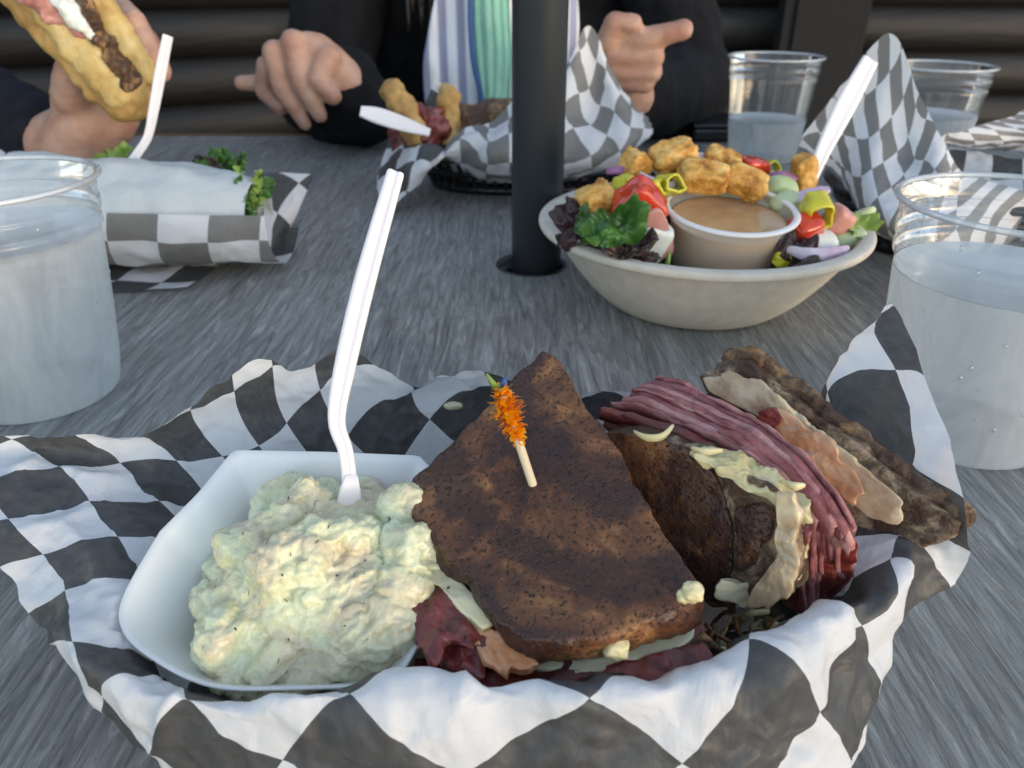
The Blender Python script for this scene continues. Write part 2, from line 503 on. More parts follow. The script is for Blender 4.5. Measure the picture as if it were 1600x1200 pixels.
M['egg'] = food('egg white', [(.3, (.70, .70, .62)), (.7, (.80, .80, .74))], 60, .3, .0003, 90, .3, (.004, .004, .004))
M['lettuce'] = food('green lettuce', [(.3, (.018, .055, .010)), (.55, (.045, .13, .018)), (.75, (.11, .24, .04))], 60, .4, .0006, 140)
M['lettuce_pale'] = food('frilly pale lettuce', [(.3, (.12, .22, .03)), (.7, (.32, .42, .08))], 60, .4, .0006, 140)
M['lettuce_red'] = food('purple lettuce', [(.3, (.018, .008, .010)), (.55, (.05, .018, .020)), (.75, (.05, .07, .02))], 60, .4, .0006, 140)
M['bun'] = food('toasted white bun', [(.3, (.26, .13, .035)), (.52, (.44, .27, .085)), (.75, (.60, .44, .19))], 26, .6, .0008, 120)
M['bun_crumb'] = food('griddled bun face', [(.3, (.40, .24, .07)), (.5, (.56, .40, .15)), (.75, (.68, .56, .30))], 40, .7, .0015, 160)
M['skin_old'] = food('skin', [(.3, (.40, .215, .155)), (.7, (.53, .32, .24))], 35, .45, .0005, 220, .15, (.008, .003, .0015))
def mk_skin():
    m = NT('skin'); co = m.co()
    c = m.ramp(m.noise(co, 30, 5, .6), [(.32, (.36, .17, .12)), (.5, (.44, .25, .18)), (.7, (.52, .33, .25))])
    m.set(Base_Color=c, Roughness=.5, Subsurface_Weight=.12)
    m.b.inputs['Subsurface Radius'].default_value = (.008, .003, .0015); m.b.inputs['Subsurface Scale'].default_value = 1
    b = m.bump(m.noise(m.co(scale=(.35, .35, 1)), 170, 4, .6, .8), .0018, .6)
    m.bump(m.noise(co, 700, 3), .0004, .8, b); return m.m
M['skin'] = mk_skin()
M['jacket'] = food('black knit', [(.3, (.004, .004, .0055)), (.7, (.010, .010, .013))], 60, .9, .001, 300, spec=.2)
M['navy'] = food('dark navy knit', [(.3, (.006, .006, .010)), (.7, (.014, .014, .024))], 60, .9, .001, 300, spec=.2)
M['hair'] = food('dark hair', [(.3, (.006, .004, .004)), (.7, (.016, .011, .009))], 60, .5, .001, 300)
M['mint'] = food('mint scarf cloth', [(.3, (.22, .46, .36)), (.7, (.32, .58, .46))], 30, .8, .0015, 130)
M['blue'] = plain('blue trim', (.03, .09, .26), .7)
M['denim'] = food('dark trousers', [(.3, (.01, .012, .02)), (.7, (.02, .024, .04))], 60, .9, .001, 300)
M['clear'] = mk_clear()
M['clear_rim'] = mk_clear('clear plastic rim', .42, .06)
M['drop'] = mk_clear('water drop', .10, .12)
M['frost'] = mk_frost()
M['frost_lite'] = mk_frost('lightly fogged plastic', .62)
def mk_water():
    m = NT('chilled water'); m.set(Base_Color=(.74, .78, .80), Roughness=.12)
    tr = m.n('BsdfTransparent'); tr.inputs[0].default_value = (.9, .93, .95, 1)
    mx = m.n('MixShader'); mx.inputs[0].default_value = .45; m.l(m.b.outputs[0], mx.inputs[1]); m.l(tr.outputs[0], mx.inputs[2])
    m.b.inputs['Specular IOR Level'].default_value = .25
    m.l(mx.outputs[0], m.out.inputs[0]); return m.m
M['water'] = mk_water()
def mk_fiber():
    m = NT('moulded sugarcane fibre'); co = m.co(rot=(0, 0, R(20)))
    m.set(Base_Color=m.ramp(m.noise(co, 120, 4), [(.3, (.56, .50, .42)), (.7, (.66, .60, .51))]), Roughness=.62)
    wv = m.n('TexWave', wave_type='BANDS', bands_direction='DIAGONAL'); wv.inputs['Scale'].default_value = 330
    m.l(co, wv.inputs[0])
    b = m.bump(wv.outputs['Fac'], .0003, .35)
    m.bump(m.noise(co, 500, 3), .0002, .6, b)
    return m.m
M['fiber'] = mk_fiber()
def mk_trans_cup():
    m = NT('translucent portion cup'); m.set(Base_Color=(.86, .80, .73), Roughness=.3)
    tl = m.n('BsdfTranslucent'); tl.inputs[0].default_value = (.90, .82, .74, 1)
    tr = m.n('BsdfTransparent')
    a = m.n('MixShader'); a.inputs[0].default_value = .45; m.l(m.b.outputs[0], a.inputs[1]); m.l(tl.outputs[0], a.inputs[2])
    b = m.n('MixShader'); b.inputs[0].default_value = .42; m.l(a.outputs[0], b.inputs[1]); m.l(tr.outputs[0], b.inputs[2])
    m.l(b.outputs[0], m.out.inputs[0]); return m.m
M['portion'] = mk_trans_cup()
M['portion_rim'] = plain('milky plastic rim', (.82, .78, .76), .3)
M['vinaigrette'] = food('creamy vinaigrette', [(.3, (.54, .31, .13)), (.7, (.68, .44, .23))], 60, .18, .0002, 60, .2, (.004, .002, .001), coat=.3)
def mk_log():
    m = NT('dark stained log siding'); co = m.co(scale=(.12, .12, 1))
    a = m.noise(co, 60, 5, .6, .5)
    m.set(Base_Color=m.ramp(a, [(.3, (.005, .0045, .0042)), (.6, (.012, .0095, .0085)), (.8, (.022, .017, .015))]), Roughness=.6)
    m.bump(a, .004, .8); return m.m
M['log'] = mk_log()
M['post'] = plain('black painted post', (.006, .006, .007), .85)
def mk_floor():
    m = NT('patio concrete'); co = m.co()
    m.set(Base_Color=m.ramp(m.noise(co, 4, 6, .65), [(.3, (.09, .085, .08)), (.7, (.16, .15, .14))]), Roughness=.8)
    m.bump(m.noise(co, 60, 4), .004, .6); return m.m
M['floor'] = mk_floor()
M['edge_band'] = plain('brown table edging', (.16, .085, .045), .4)
M['cello_old'] = food('orange cellophane', [(.3, (.75, .14, .002)), (.7, (.95, .42, .01))], 300, .2, .0006, 400, coat=.3)
def mk_cello():
    m = NT('orange cellophane'); co = m.co()
    col = m.ramp(m.noise(co, 400, 2), [(.3, (.92, .30, .003)), (.7, (1.0, .60, .02))])
    m.set(Base_Color=col, Roughness=.12); m.b.inputs['Specular IOR Level'].default_value = .8
    tl = m.n('BsdfTranslucent'); m.l(col, tl.inputs[0]); mx = m.n('MixShader'); mx.inputs[0].default_value = .45
    m.l(m.b.outputs[0], mx.inputs[1]); m.l(tl.outputs[0], mx.inputs[2]); m.l(mx.outputs[0], m.out.inputs[0]); return m.m
M['cello'] = mk_cello()
M['wood_pick'] = plain('birch pick', (.62, .52, .36), .6)

# ================================================================== SETTING
FZ = -.735
mesh('ground', [(-8, -8, FZ - .02), (8, -8, FZ - .02), (8, 8, FZ - .02), (-8, 8, FZ - .02)], [(0, 1, 2, 3)], M['floor'], smooth=False)['kind'] = 'structure'

# log-sided walls: each log a part
def log_wall(name, a, b, z0, z1, label, rad=.062):
    """wall of horizontal half round logs from a to b (x, y)"""
    ang = math.atan2(b[1] - a[1], b[0] - a[0]); L = math.hypot(b[0] - a[0], b[1] - a[1])
    t = empty(name, (a[0], a[1], z0), ang); tag(t, label, 'wall')
    box('backing', (0, .02, 0), (L, .12, z1 - z0), M['log'], t)
    pitch = rad * 2 - .006
    vs, fs = [], []
    n, m_ = 9, 12
    for i in range(m_):
        x = L * i / (m_ - 1)
        for k in range(n):
            an = math.pi * k / (n - 1)
            vs.append((x, .02 - rad * math.sin(an) * .85, -rad * math.cos(an)))
    for i in range(m_ - 1):
        for k in range(n - 1):
            fs.append((i * n + k, (i + 1) * n + k, (i + 1) * n + k + 1, i * n + k + 1))
    fs.append(tuple(range(n))[::-1]); fs.append(tuple((m_ - 1) * n + k for k in range(n)))
    first = None
    for i in range(int((z1 - z0) / pitch)):
        if first is None:
            o = first = mesh('log', vs, fs, M['log'], t)
        else:
            o = first.copy(); COL.objects.link(o); o.parent = t
        o.location = (0, 0, rad + i * pitch)
        o.rotation_euler = (random.uniform(-.06, .06), 0, 0)
    return t
random.seed(4)
log_wall('log_wall', (-.55, 2.45), (2.6, 2.45), FZ, 1.15, 'dark brown log sided wall running straight behind the table on the right')
log_wall('log_wall', (-2.3, 1.35), (-.56, 2.44), FZ, 1.15, 'dark brown log sided wall slanting nearer behind the sandwich on the left')
p = empty('black_post', (.84, 2.30, FZ)); tag(p, 'wide black post standing against the log wall behind the far cup', 'post')
box('shaft', (-.115, -.03, 0), (.115, .03, 1.85), M['post'], p, .004)
box('face_panel', (-.085, -.04, .02), (.085, -.0305, 1.8), M['post'], p, .003)

# ------------------------------------------------------------------ table
tb = empty('patio_table', (0, .53, FZ)); tag(tb, 'patio table with grey wood grain laminate top and brown edge', 'table')
def tabletop():
    cx, cy, hr = .0140, .5335, .0245
    x0, x1, y0, y1 = -.78, .78, .055, 1.02
    t, n = .028, 48
    vs, fs = [], []
    def outer(a):
        c, s = math.cos(a), math.sin(a)
        k = min((x1 - cx) / c if c > 1e-9 else ((x0 - cx) / c if c < -1e-9 else 1e9),
                (y1 - cy) / s if s > 1e-9 else ((y0 - cy) / s if s < -1e-9 else 1e9))
        return (cx + c * k, cy + s * k)
    angs = sorted(set([2 * math.pi * k / n for k in range(n)] + [math.atan2(y - cy, x - cx) % (2 * math.pi) for x in (x0, x1) for y in (y0, y1)]))
    n = len(angs)
    for z in (0, -t):
        for a in angs: vs.append((cx + hr * math.cos(a), cy + hr * math.sin(a), z))
        for a in angs: vs.append((*outer(a), z))
    for k in range(n):
        q = (k + 1) % n
        fs.append((k, n + k, n + q, q))
        fs.append((2 * n + k, 2 * n + q, 3 * n + q, 3 * n + k))
        fs.append((k, q, 2 * n + q, 2 * n + k))
        fs.append((n + k, 3 * n + k, 3 * n + q, n + q))
    vs = [(x, y - .53, z - FZ) for x, y, z in vs]
    mesh('tabletop', vs, fs, M['table'], tb, smooth=False)
    for lo, hi in (((x0 - .004, y1 + .0005, -t), (x1 + .004, y1 + .006, .0022)), ((x0 - .004, y0 - .006, -t), (x1 + .004, y0 - .0005, .0012)),
                   ((x0 - .0065, y0, -t), (x0 - .0005, y1, .0012)), ((x1 + .0005, y0, -t), (x1 + .0065, y1, .0012))):
        box('edge_trim', (lo[0], lo[1] - .53, lo[2] - FZ), (hi[0], hi[1] - .53, hi[2] - FZ), M['edge_band'], tb)
    lathe('hole_ring', [(.0225, -.025), (.0255, -.002), (.0257, .0009), (.0245, .0013), (.0225, -.002)], M['ring'], tb, 48, (cx, cy - .53, -FZ))
    for sx in (-.62, .62):
        for sy in (-.36, .38):
            box('leg', (sx - .025, sy - .025, 0), (sx + .025, sy + .025, -FZ - t - .001), M['post'], tb, .003)
    return cx, cy
tabletop(); PX, PY = .0177, .5335
up = empty('umbrella_pole', (PX, PY, FZ)); tag(up, 'round charcoal umbrella pole rising through the hole in the table', 'pole')
lathe('shaft', [(.0, -FZ + 1.5), (.0178, -FZ + 1.5), (.0178, .05), (0, .05)], M['pole'], up, 64)
lathe('base', [(0, 0), (.2, 0), (.2, .035), (.19, .045), (.03, .06), (.03, .12), (0, .12)], M['pole'], up, 48)

# ------------------------------------------------------------------ cups of water
def cup(x, y, level, label, group='plastic cups of water', drops=0, seed=0):
    t = empty('plastic_cup', (x, y, .0006), R(seed * 37)); tag(t, label, 'cup', group)
    prof = [(.0305, .0015), (.0335, .0), (.0350, .0015), (.0362, .006), (.0378, .014), (.0398, .030), (.0417, .047), (.0432, .063), (.0443, .076),
            (.0446, .0805), (.0460, .0825), (.0461, .0865), (.0453, .0885), (.0468, .0905), (.0471, .0950), (.0466, .0970), (.0480, .1050)]
    def rad(z):
        for (r0, z0), (r1, z1) in zip(prof[1:], prof[2:]):
            if z0 <= z <= z1: return r0 + (r1 - r0) * (z - z0) / max(z1 - z0, 1e-9)
        return .047
    def fine(pts):
        return [tuple(v)[:2] for v in smooth_path([(a, b, 0) for a, b in pts], len(pts) * 4)]
    low = [p_ for p_ in prof if p_[1] < level - .0008] + [(rad(level), level)]
    high = [(rad(level), level + .0001)] + [p_ for p_ in prof if p_[1] > level + .0008]
    lathe('lower_wall', fine(low), M['frost'], t)
    lathe('upper_wall', fine(high), M['clear'], t)
    lathe('rim', [(.0490 + .0015 * math.cos(a), .1062 + .0013 * math.sin(a)) for a in [2 * math.pi * k / 12 for k in range(12)]], M['clear_rim'], t, closed=True)
    lathe('bottom', [(.0, .0035), (.020, .0035), (.027, .0030), (.0305, .0015)], M['frost'], t)
    lathe('water', [(.0, level - .0004), (rad(level) - .0015, level - .0004), (rad(level) - .0004, level + .0004)], M['water'], t)
    random.seed(seed + 11)
    if drops:
        bm = bmesh.new()
        for k in range(drops):
            z = random.uniform(.02, .1); a = random.uniform(0, 2 * math.pi); s = random.uniform(.0003, .0009)
            mt = Matrix.Translation((rad(z) * math.cos(a), rad(z) * math.sin(a), z)) @ Matrix.Diagonal((s, s, s * random.uniform(1, 1.8), 1))
            bmesh.ops.create_icosphere(bm, subdivisions=2, radius=1, matrix=mt)
        o = from_bm('water_droplets', bm, M['drop'], t); o['kind'] = 'stuff'
    return t
cup(-.238, .343, .083, 'plastic cup filled with water at the left edge beside the wrapped sandwich', drops=60, seed=1)
cup(.2085, .306, .076, 'large plastic cup of water on the right beside the standing corner of checked paper', drops=60, seed=2)
cup(.282, .887, .043, 'half empty plastic cup of water standing behind the salad bowl at the far side', drops=20, seed=3)
cup(.415, .80, .062, 'plastic cup mostly hidden behind the tall pointed checked paper on the right', drops=10, seed=4)

# ------------------------------------------------------------------ black oval baskets
def oval(a, b, n, e=2.35):
    out = []
    for k in range(n):
        t = 2 * math.pi * k / n
        c, s = math.cos(t), math.sin(t)
        out.append((a * abs(c) ** (2 / e) * (1 if c >= 0 else -1), b * abs(s) ** (2 / e) * (1 if s >= 0 else -1)))
    return out
BH = .044
def basket(x, y, rz, label, a=.114, b=.073, group='black oval plastic baskets', BH=BH, e=2.35):
    t = empty('food_basket', (x, y, .0008), rz); tag(t, label, 'basket', group)
    n = 120
    def band(name, z, fr, hgt, th):
        rows = []
        for dz, dr in ((0, 0), (0, th), (hgt, th), (hgt, 0)):
            rows.append([(px * (1 + 0) + math.copysign(1, px) * 0, py, z + dz) if False else
                         ((a * fr + dr) / a * px, (b * fr + dr) / b * py, z + dz) for px, py in oval(a, b, n, e)])
        rows.append(rows[0])
        return grid_mesh(name, rows, M['black_plastic'], t, closed=True)
    f = lambda z: .80 + .20 * (z / BH)
    r = [[(px * f(z) * k, py * f(z) * k, z) for px, py in oval(a, b, n, e)] for k, z in ((.01, .003), (.99, .003), (1.0, 0), (.01, 0))]
    grid_mesh('base', r, M['black_plastic'], t, closed=True)
    band('ring', .001, f(0.001) - .01, .006, .003)
    band('ring', .37 * BH, f(.40 * BH) - .01, .0045, .0028)
    band('ring', .68 * BH, f(.72 * BH) - .01, .0045, .0028)
    path = [(px * 1.005, py * 1.008, BH) for px, py in oval(a, b, n, e)]
    rows = []
    for k in range(8):
        an = 2 * math.pi * k / 8
        rows.append([(px * (1 + .0042 * math.cos(an) / a), py * (1 + .0042 * math.cos(an) / b), z + .0034 * math.sin(an)) for px, py, z in path])
    rows.append(rows[0])
    grid_mesh('rim', rows, M['black_plastic'], t, closed=True)
    ring_pts = resample([(px, py, 0) for px, py in oval(a, b, n, e)], 52, True)
    proto = None
    for q in ring_pts:
        ang = math.atan2(q.y / (b * b), q.x / (a * a)); L = q.length
        if proto is None:
            lean = math.atan2((1 - .8) * .09, BH)
            proto = box('rib', (-.0012, -.0016, 0), (.0012, .0016, BH), M['black_plastic'], None)
            COL.objects.unlink(proto)
        o = proto.copy(); COL.objects.link(o); o.parent = t
        o.location = (q.x * f(0), q.y * f(0), .001)
        tilt = math.atan2(L * .2, BH)
        d = V((q.x * .2, q.y * .2, BH)).normalized()
        zz = d; xx = V((math.cos(ang), math.sin(ang), 0)); yy = zz.cross(xx).normalized(); xx = yy.cross(zz)
        m = Matrix((xx, yy, zz)).transposed().to_4x4(); m.translation = (q.x * f(0), q.y * f(0), .001)
        o.matrix_local = m
        # shorter when upright
    return t
basket(-.008, .187, R(-3), 'black oval basket in front under the checked paper with the reuben sandwich', a=.1120, b=.0650, BH=.0270, e=2.0)
basket(.012, .783, R(2), 'black oval basket behind the umbrella pole with dark openings in its side')
basket(.362, .585, R(-8), 'black oval basket right of the salad bowl under the tall pointed paper')
basket(.60, .70, R(10), 'black oval basket at the far right edge under black printed checked paper')

# ------------------------------------------------------------------ deli papers
def liner(name, C, rays, label, cat='deli paper', group=None, mat='paper', nt=260, nr=72, wr=.0022, seed=0, uvrot=0.0, wf=26, uvoff=(0, 0), twist=0, tw0=0, keep=None, print_scale=1.0, crisp=.0011):
    """paper sheet draped in a basket. rays: (angle, [points outward from the floor edge to the tip])"""
    rays = sorted(rays, key=lambda r: r[0])
    K = 24
    ctrl, ths = [], []
    for th, pts in rays:
        P = [V(C)] + [V(q) for q in pts]
        ctrl.append([V(q) for q in resample(smooth_path(P, 60), K)]); ths.append(th)
    m = len(ctrl)
    rows, uvs = [], []
    lines = []
    for i in range(nt):
        # even spacing over the angle
        th = ths[0] + 360 * i / nt
        j = max(k for k in range(m) if ths[k] <= th)
        t1 = ths[(j + 1) % m] + (360 if j + 1 == m else 0)
        f = (th - ths[j]) / (t1 - ths[j])
        ln = [cat1([ctrl[(j + q - 1) % m][k] for q in range(4)], 1 + f) for k in range(K)]
        lines.append((th, ln))
    grid = []
    for th, ln in lines:
        L = [0]
        for a, b in zip(ln, ln[1:]): L.append(L[-1] + (b - a).length)
        row, uv = [], []
        for k in range(nr):
            s = (k + .02) / (nr - 1 + .02)
            u = s * (K - 1)
            q = cat1(ln, u); i0 = min(int(u), K - 2); d = L[i0] + (L[i0 + 1] - L[i0]) * (u - i0)
            row.append(q); pa = R(th + uvrot - twist * math.cos(R(th - tw0))); uv.append((d * print_scale * math.cos(pa) + .5 + uvoff[0], d * print_scale * math.sin(pa) + .5 + uvoff[1]))
        grid.append(row); uvs.append(uv)
    vs, fs, uu = [], [], []
    for i in range(nt):
        for k in range(nr):
            q = grid[i][k]
            a = grid[(i + 1) % nt][k] - grid[i - 1][k]; b = grid[i][min(k + 1, nr - 1)] - grid[i][max(k - 1, 0)]
            nn = a.cross(b); nn = nn.normalized() if nn.length > 1e-12 else V((0, 0, 1))
            s = k / nr
            e = min(1, max(0, (s - .12) * 2.2))
            dsp = wr * e * ((crease(q, wf, seed) - .55) * .9 + .8 * fbm(q, wf * .6, 2, seed + 3) + .35 * (crease(q, wf * 2.3, seed + 8) - .5))
            vd = noise.voronoi(q * wf * 1.5 + V((seed, 0, 0)))[0]; vd2 = noise.voronoi(q * wf * 3.1 + V((0, seed, 0)))[0]
            dsp += e * crisp * (min(vd[1] - vd[0], .35) / .35 * 1.2 + .5 * min(vd2[1] - vd2[0], .3) / .3 - 1)
            q = q + nn * dsp
            if keep:      # paper lies on the basket wall and over its rim, never through it
                kx, ky, ka, kb, kh, kr = keep
                dx, dy = q.x - kx, q.y - ky; cr_, sr_ = math.cos(-kr), math.sin(-kr)
                dx, dy = dx * cr_ - dy * sr_, dx * sr_ + dy * cr_
                rho = math.sqrt((dx / ka) ** 2 + (dy / kb) ** 2)
                zm = min(max((rho + .075 - .8) / .2, 0), 1) * (kh + .0062)
                if rho > 1.09: zm *= max(0, 1 - (rho - 1.09) / .05)
                if q.z < zm: q = V((q.x, q.y, q.z * .15 + zm * .85 + .0008 if q.z > zm - .004 else zm))
            if q.z < .0022: q = V((q.x, q.y, .0022))
            vs.append(q); uu.append(uvs[i][k])
    for i in range(nt):
        i2 = (i + 1) % nt
        for k in range(nr - 1):
            fs.append((i * nr + k, i * nr + k + 1, i2 * nr + k + 1, i2 * nr + k))
    o = mesh(name, vs, fs, M[mat], None, True, uu)
    tag(o, label, cat, group)
    return o

GP = 'checked deli papers'
main_rays = [
 (-150, [(-.068, .150, .009), (-0.1026,0.1347,0.044), (-0.1225,0.1461,0.034)]),
 (-138, [(-.062, .146, .009), (-0.0919,0.1253,0.045), (-0.0956,0.1275,0.024)]),
 (-124, [(-.045, .144, .010), (-0.0733,0.1186,0.047), (-0.081,0.1154,0.018)]),
 (-108, [(-.025, .141, .010), (-0.0452,0.1174,0.0505), (-0.0483,0.1065,0.029), (-0.0503,0.0941,0.012)]),
 (-90, [(-.01, .140, .010), (-0.0142,0.119,0.0515), (-0.0134,0.1059,0.03), (-0.0126,0.0941,0.012)]),
 (-72, [(.01, .141, .010), (0.0225,0.1169,0.0515), (0.0282,0.1059,0.03), (0.0321,0.0941,0.012)]),
 (-55, [(.035, .146, .010), (0.0506,0.1227,0.052), (0.0614,0.1138,0.032), (0.0689,0.1058,0.016)]),
 (-40, [(.05, .152, .010), (0.0773,0.1405,0.052), (0.0836,0.1319,0.036), (0.0886,0.1278,0.02)]),
 (-26, [(.06, .162, .010), (0.1036,0.1568,0.048), (0.105,0.1521,0.03)]),
 (-12, [(.068, .175, .010), (.102, .172, .043), (0.1152,0.1676,0.046), (0.126,0.1651,0.036)]),
 (0, [(.07, .185, .010), (.104, .190, .046), (0.1253,0.1653,0.053)]),
 (10, [(.07, .195, .010), (.105, .205, .048), (0.1271,0.1864,0.068)]),
 (19, [(.068, .205, .010), (.102, .217, .050), (.113, .232, .068), (0.1303,0.243,0.0887)]),
 (29, [(.065, .215, .010), (.098, .224, .048), (0.1257,0.2404,0.07)]),
 (37, [(.055, .222, .010), (.088, .232, .046), (0.1144,0.2204,0.058)]),
 (52, [(.04, .228, .010), (.065, .243, .044), (0.0901,0.2341,0.055)]),
 (70, [(.015, .230, .010), (.028, .248, .044), (0.0486,0.2435,0.056)]),
 (84, [(-.01, .230, .010), (-.01, .248, .046), (0.0183,0.2408,0.058)]),
 (97, [(-.025, .228, .010), (-.03, .246, .046), (-0.0141,0.2412,0.063)]),
 (106, [(-.035, .226, .010), (-.045, .243, .045), (-0.0329,0.238,0.058)]),
 (114, [(-.045, .224, .010), (-.062, .240, .048), (-0.0563,0.2378,0.073)]),
 (122, [(-.05, .222, .010), (-.073, .236, .046), (-0.0709,0.234,0.067)]),
 (131, [(-.055, .218, .010), (-.084, .232, .048), (-0.0829,0.2271,0.074)]),
 (140, [(-.06, .214, .010), (-.095, .227, .047), (-0.0965,0.2208,0.069)]),
 (150, [(-.062, .208, .010), (-.105, .218, .046), (-0.1105,0.2074,0.062)]),
 (161, [(-.065, .200, .010), (-.112, .208, .046), (-0.139,0.2045,0.06)]),
 (171, [(-.067, .192, .010), (-.116, .196, .046), (-.15, .200, .055), (-0.1822,0.2017,0.058)]),
 (181, [(-.067, .180, .010), (-.116, .180, .046), (-0.1611,0.1798,0.05)]),
 (192, [(-.065, .168, .010), (-.110, .164, .045), (-0.1431,0.1655,0.042)]),
 (202, [(-.06, .158, .010), (-.103, .152, .044), (-0.1311,0.1541,0.034)]),
]
front_liner = liner('basket_liner', (-.008, .185, .0075), main_rays, 'black and white checked deli paper in the front basket under the sandwich and potato salad', group=GP, uvrot=40, twist=15, tw0=19, wr=.0032, print_scale=1.17, keep=(-.008, .187, .1120, .0650, .0270, R(-3)), seed=2, crisp=.0017, nt=540, nr=140, uvoff=(.009 + .0275, .006))

def oval_rays(cx, cy, a, b, rot, special, tip=.006, lift=.008, step=20, seed=0):
    """default rays round an oval basket with the angles in special replaced"""
    random.seed(seed)
    out = []
    for th in range(-180, 180, step):
        if any(abs((th - s[0] + 180) % 360 - 180) < step * .7 for s in special): continue
        c, s_ = math.cos(R(th)), math.sin(R(th))
        e = 2.3; k = 1 / ((abs(c / a) ** e + abs(s_ / b) ** e) ** (1 / e))
        f = lambda m_, z: (cx + (c * math.cos(rot) - s_ * math.sin(rot)) * k * m_, cy + (c * math.sin(rot) + s_ * math.cos(rot)) * k * m_, z)
        h = lift * random.uniform(.2, 1.6)
        out.append((th, [f(.62, .008), f(.90, BH + .0035), f(1.06 + tip * random.uniform(2, 8), BH + .004 + h)]))
    return out + special

sp = [
 (-160, [(-.05, .755, .01), (-0.0762,0.7116,0.05), (-0.103,0.7232,0.042), (-0.1238,0.7039,0.018)]),
 (-145, [(-.04, .745, .01), (-0.0621,0.6949,0.05), (-0.0797,0.6718,0.045), (-0.1013,0.6618,0.01)]),
 (-130, [(-.03, .74, .01), (-0.047,0.6784,0.049), (-0.0496,0.698,0.0587)]),
 (-116, [(-.02, .735, .01), (-0.0187,0.6533,0.049), (-0.0198,0.706,0.0709)]),
 (-102, [(-.0, .735, .01), (0.0053,0.6484,0.049), (0.0112,0.712,0.0967)]),
 (-85, [(.01, .735, .01), (0.0319,0.6484,0.049), (0.0442,0.712,0.1123)]),
 (-70, [(.02, .735, .01), (0.0695,0.6533,0.049), (0.0701,0.712,0.0914), (0.0666,0.722,0.1468)]),
 (-55, [(.04, .74, .01), (0.0948,0.6631,0.049), (0.0931,0.722,0.1007)]),
 (-36, [(.06, .75, .01), (0.1209,0.7167,0.049), (0.1275,0.76,0.0629)]),
]
liner('basket_liner', (.012, .783, .007), oval_rays(.012, .783, .112, .070, 0, sp, seed=5), 'pale checked deli paper pointing up behind the umbrella pole', group=GP, wr=.004, uvrot=25, seed=6, nt=220, nr=50)
sp = [
 (160, [(.30, .59, .01), (0.2611,0.6368,0.05), (0.2478,0.66,0.057)]),
 (180, [(.30, .58, .01), (0.2517,0.5971,0.049), (0.2355,0.64,0.0706)]),
 (198, [(.30, .57, .01), (0.2395,0.5402,0.049), (0.2381,0.6,0.0979), (0.243,0.6,0.1158)]),
 (214, [(.305, .555, .01), (0.2278,0.4883,0.048), (0.2498,0.555,0.1006), (0.2555,0.57,0.1512)]),
 (232, [(.32, .545, .01), (0.231,0.453,0.048), (0.27,0.53,0.0798), (0.273,0.545,0.1166)]),
 (248, [(.34, .54, .01), (0.2432,0.4417,0.048), (0.2895,0.52,0.0807)]),
 (265, [(.35, .54, .01), (0.2642,0.4381,0.048), (0.3104,0.53,0.067)]),
]
sp = [((a + 180) % 360 - 180, p_) for a, p_ in sp]
liner('basket_liner', (.362, .585, .007), oval_rays(.362, .585, .112, .070, R(-8), sp, seed=7), 'tall grey checked deli paper with a pointed corner on the right behind the salad', group=GP, wr=.0025, uvrot=11, seed=9, nt=220, nr=60, uvoff=(.004, .0))
sp = [
 (180, [(.54, .69, .01), (.50, .68, .05), (0.3542,0.64,0.0631), (0.3468,0.63,0.068)]),
 (205, [(.55, .67, .01), (.52, .65, .05), (0.3699,0.64,0.0771)]),
 (230, [(.57, .66, .01), (.56, .63, .05), (0.4042,0.65,0.0843)]),
 (255, [(.60, .65, .01), (.60, .63, .05), (0.444,0.65,0.0893)]),
]
sp = [((a + 180) % 360 - 180, p_) for a, p_ in sp]
liner('basket_liner', (.60, .70, .007), oval_rays(.60, .70, .112, .070, R(10), sp, seed=8), 'black and white checked deli paper cut off by the right edge of the photo', group=GP, wr=.003, seed=12, nt=180, nr=50, mat='paper_blackish')

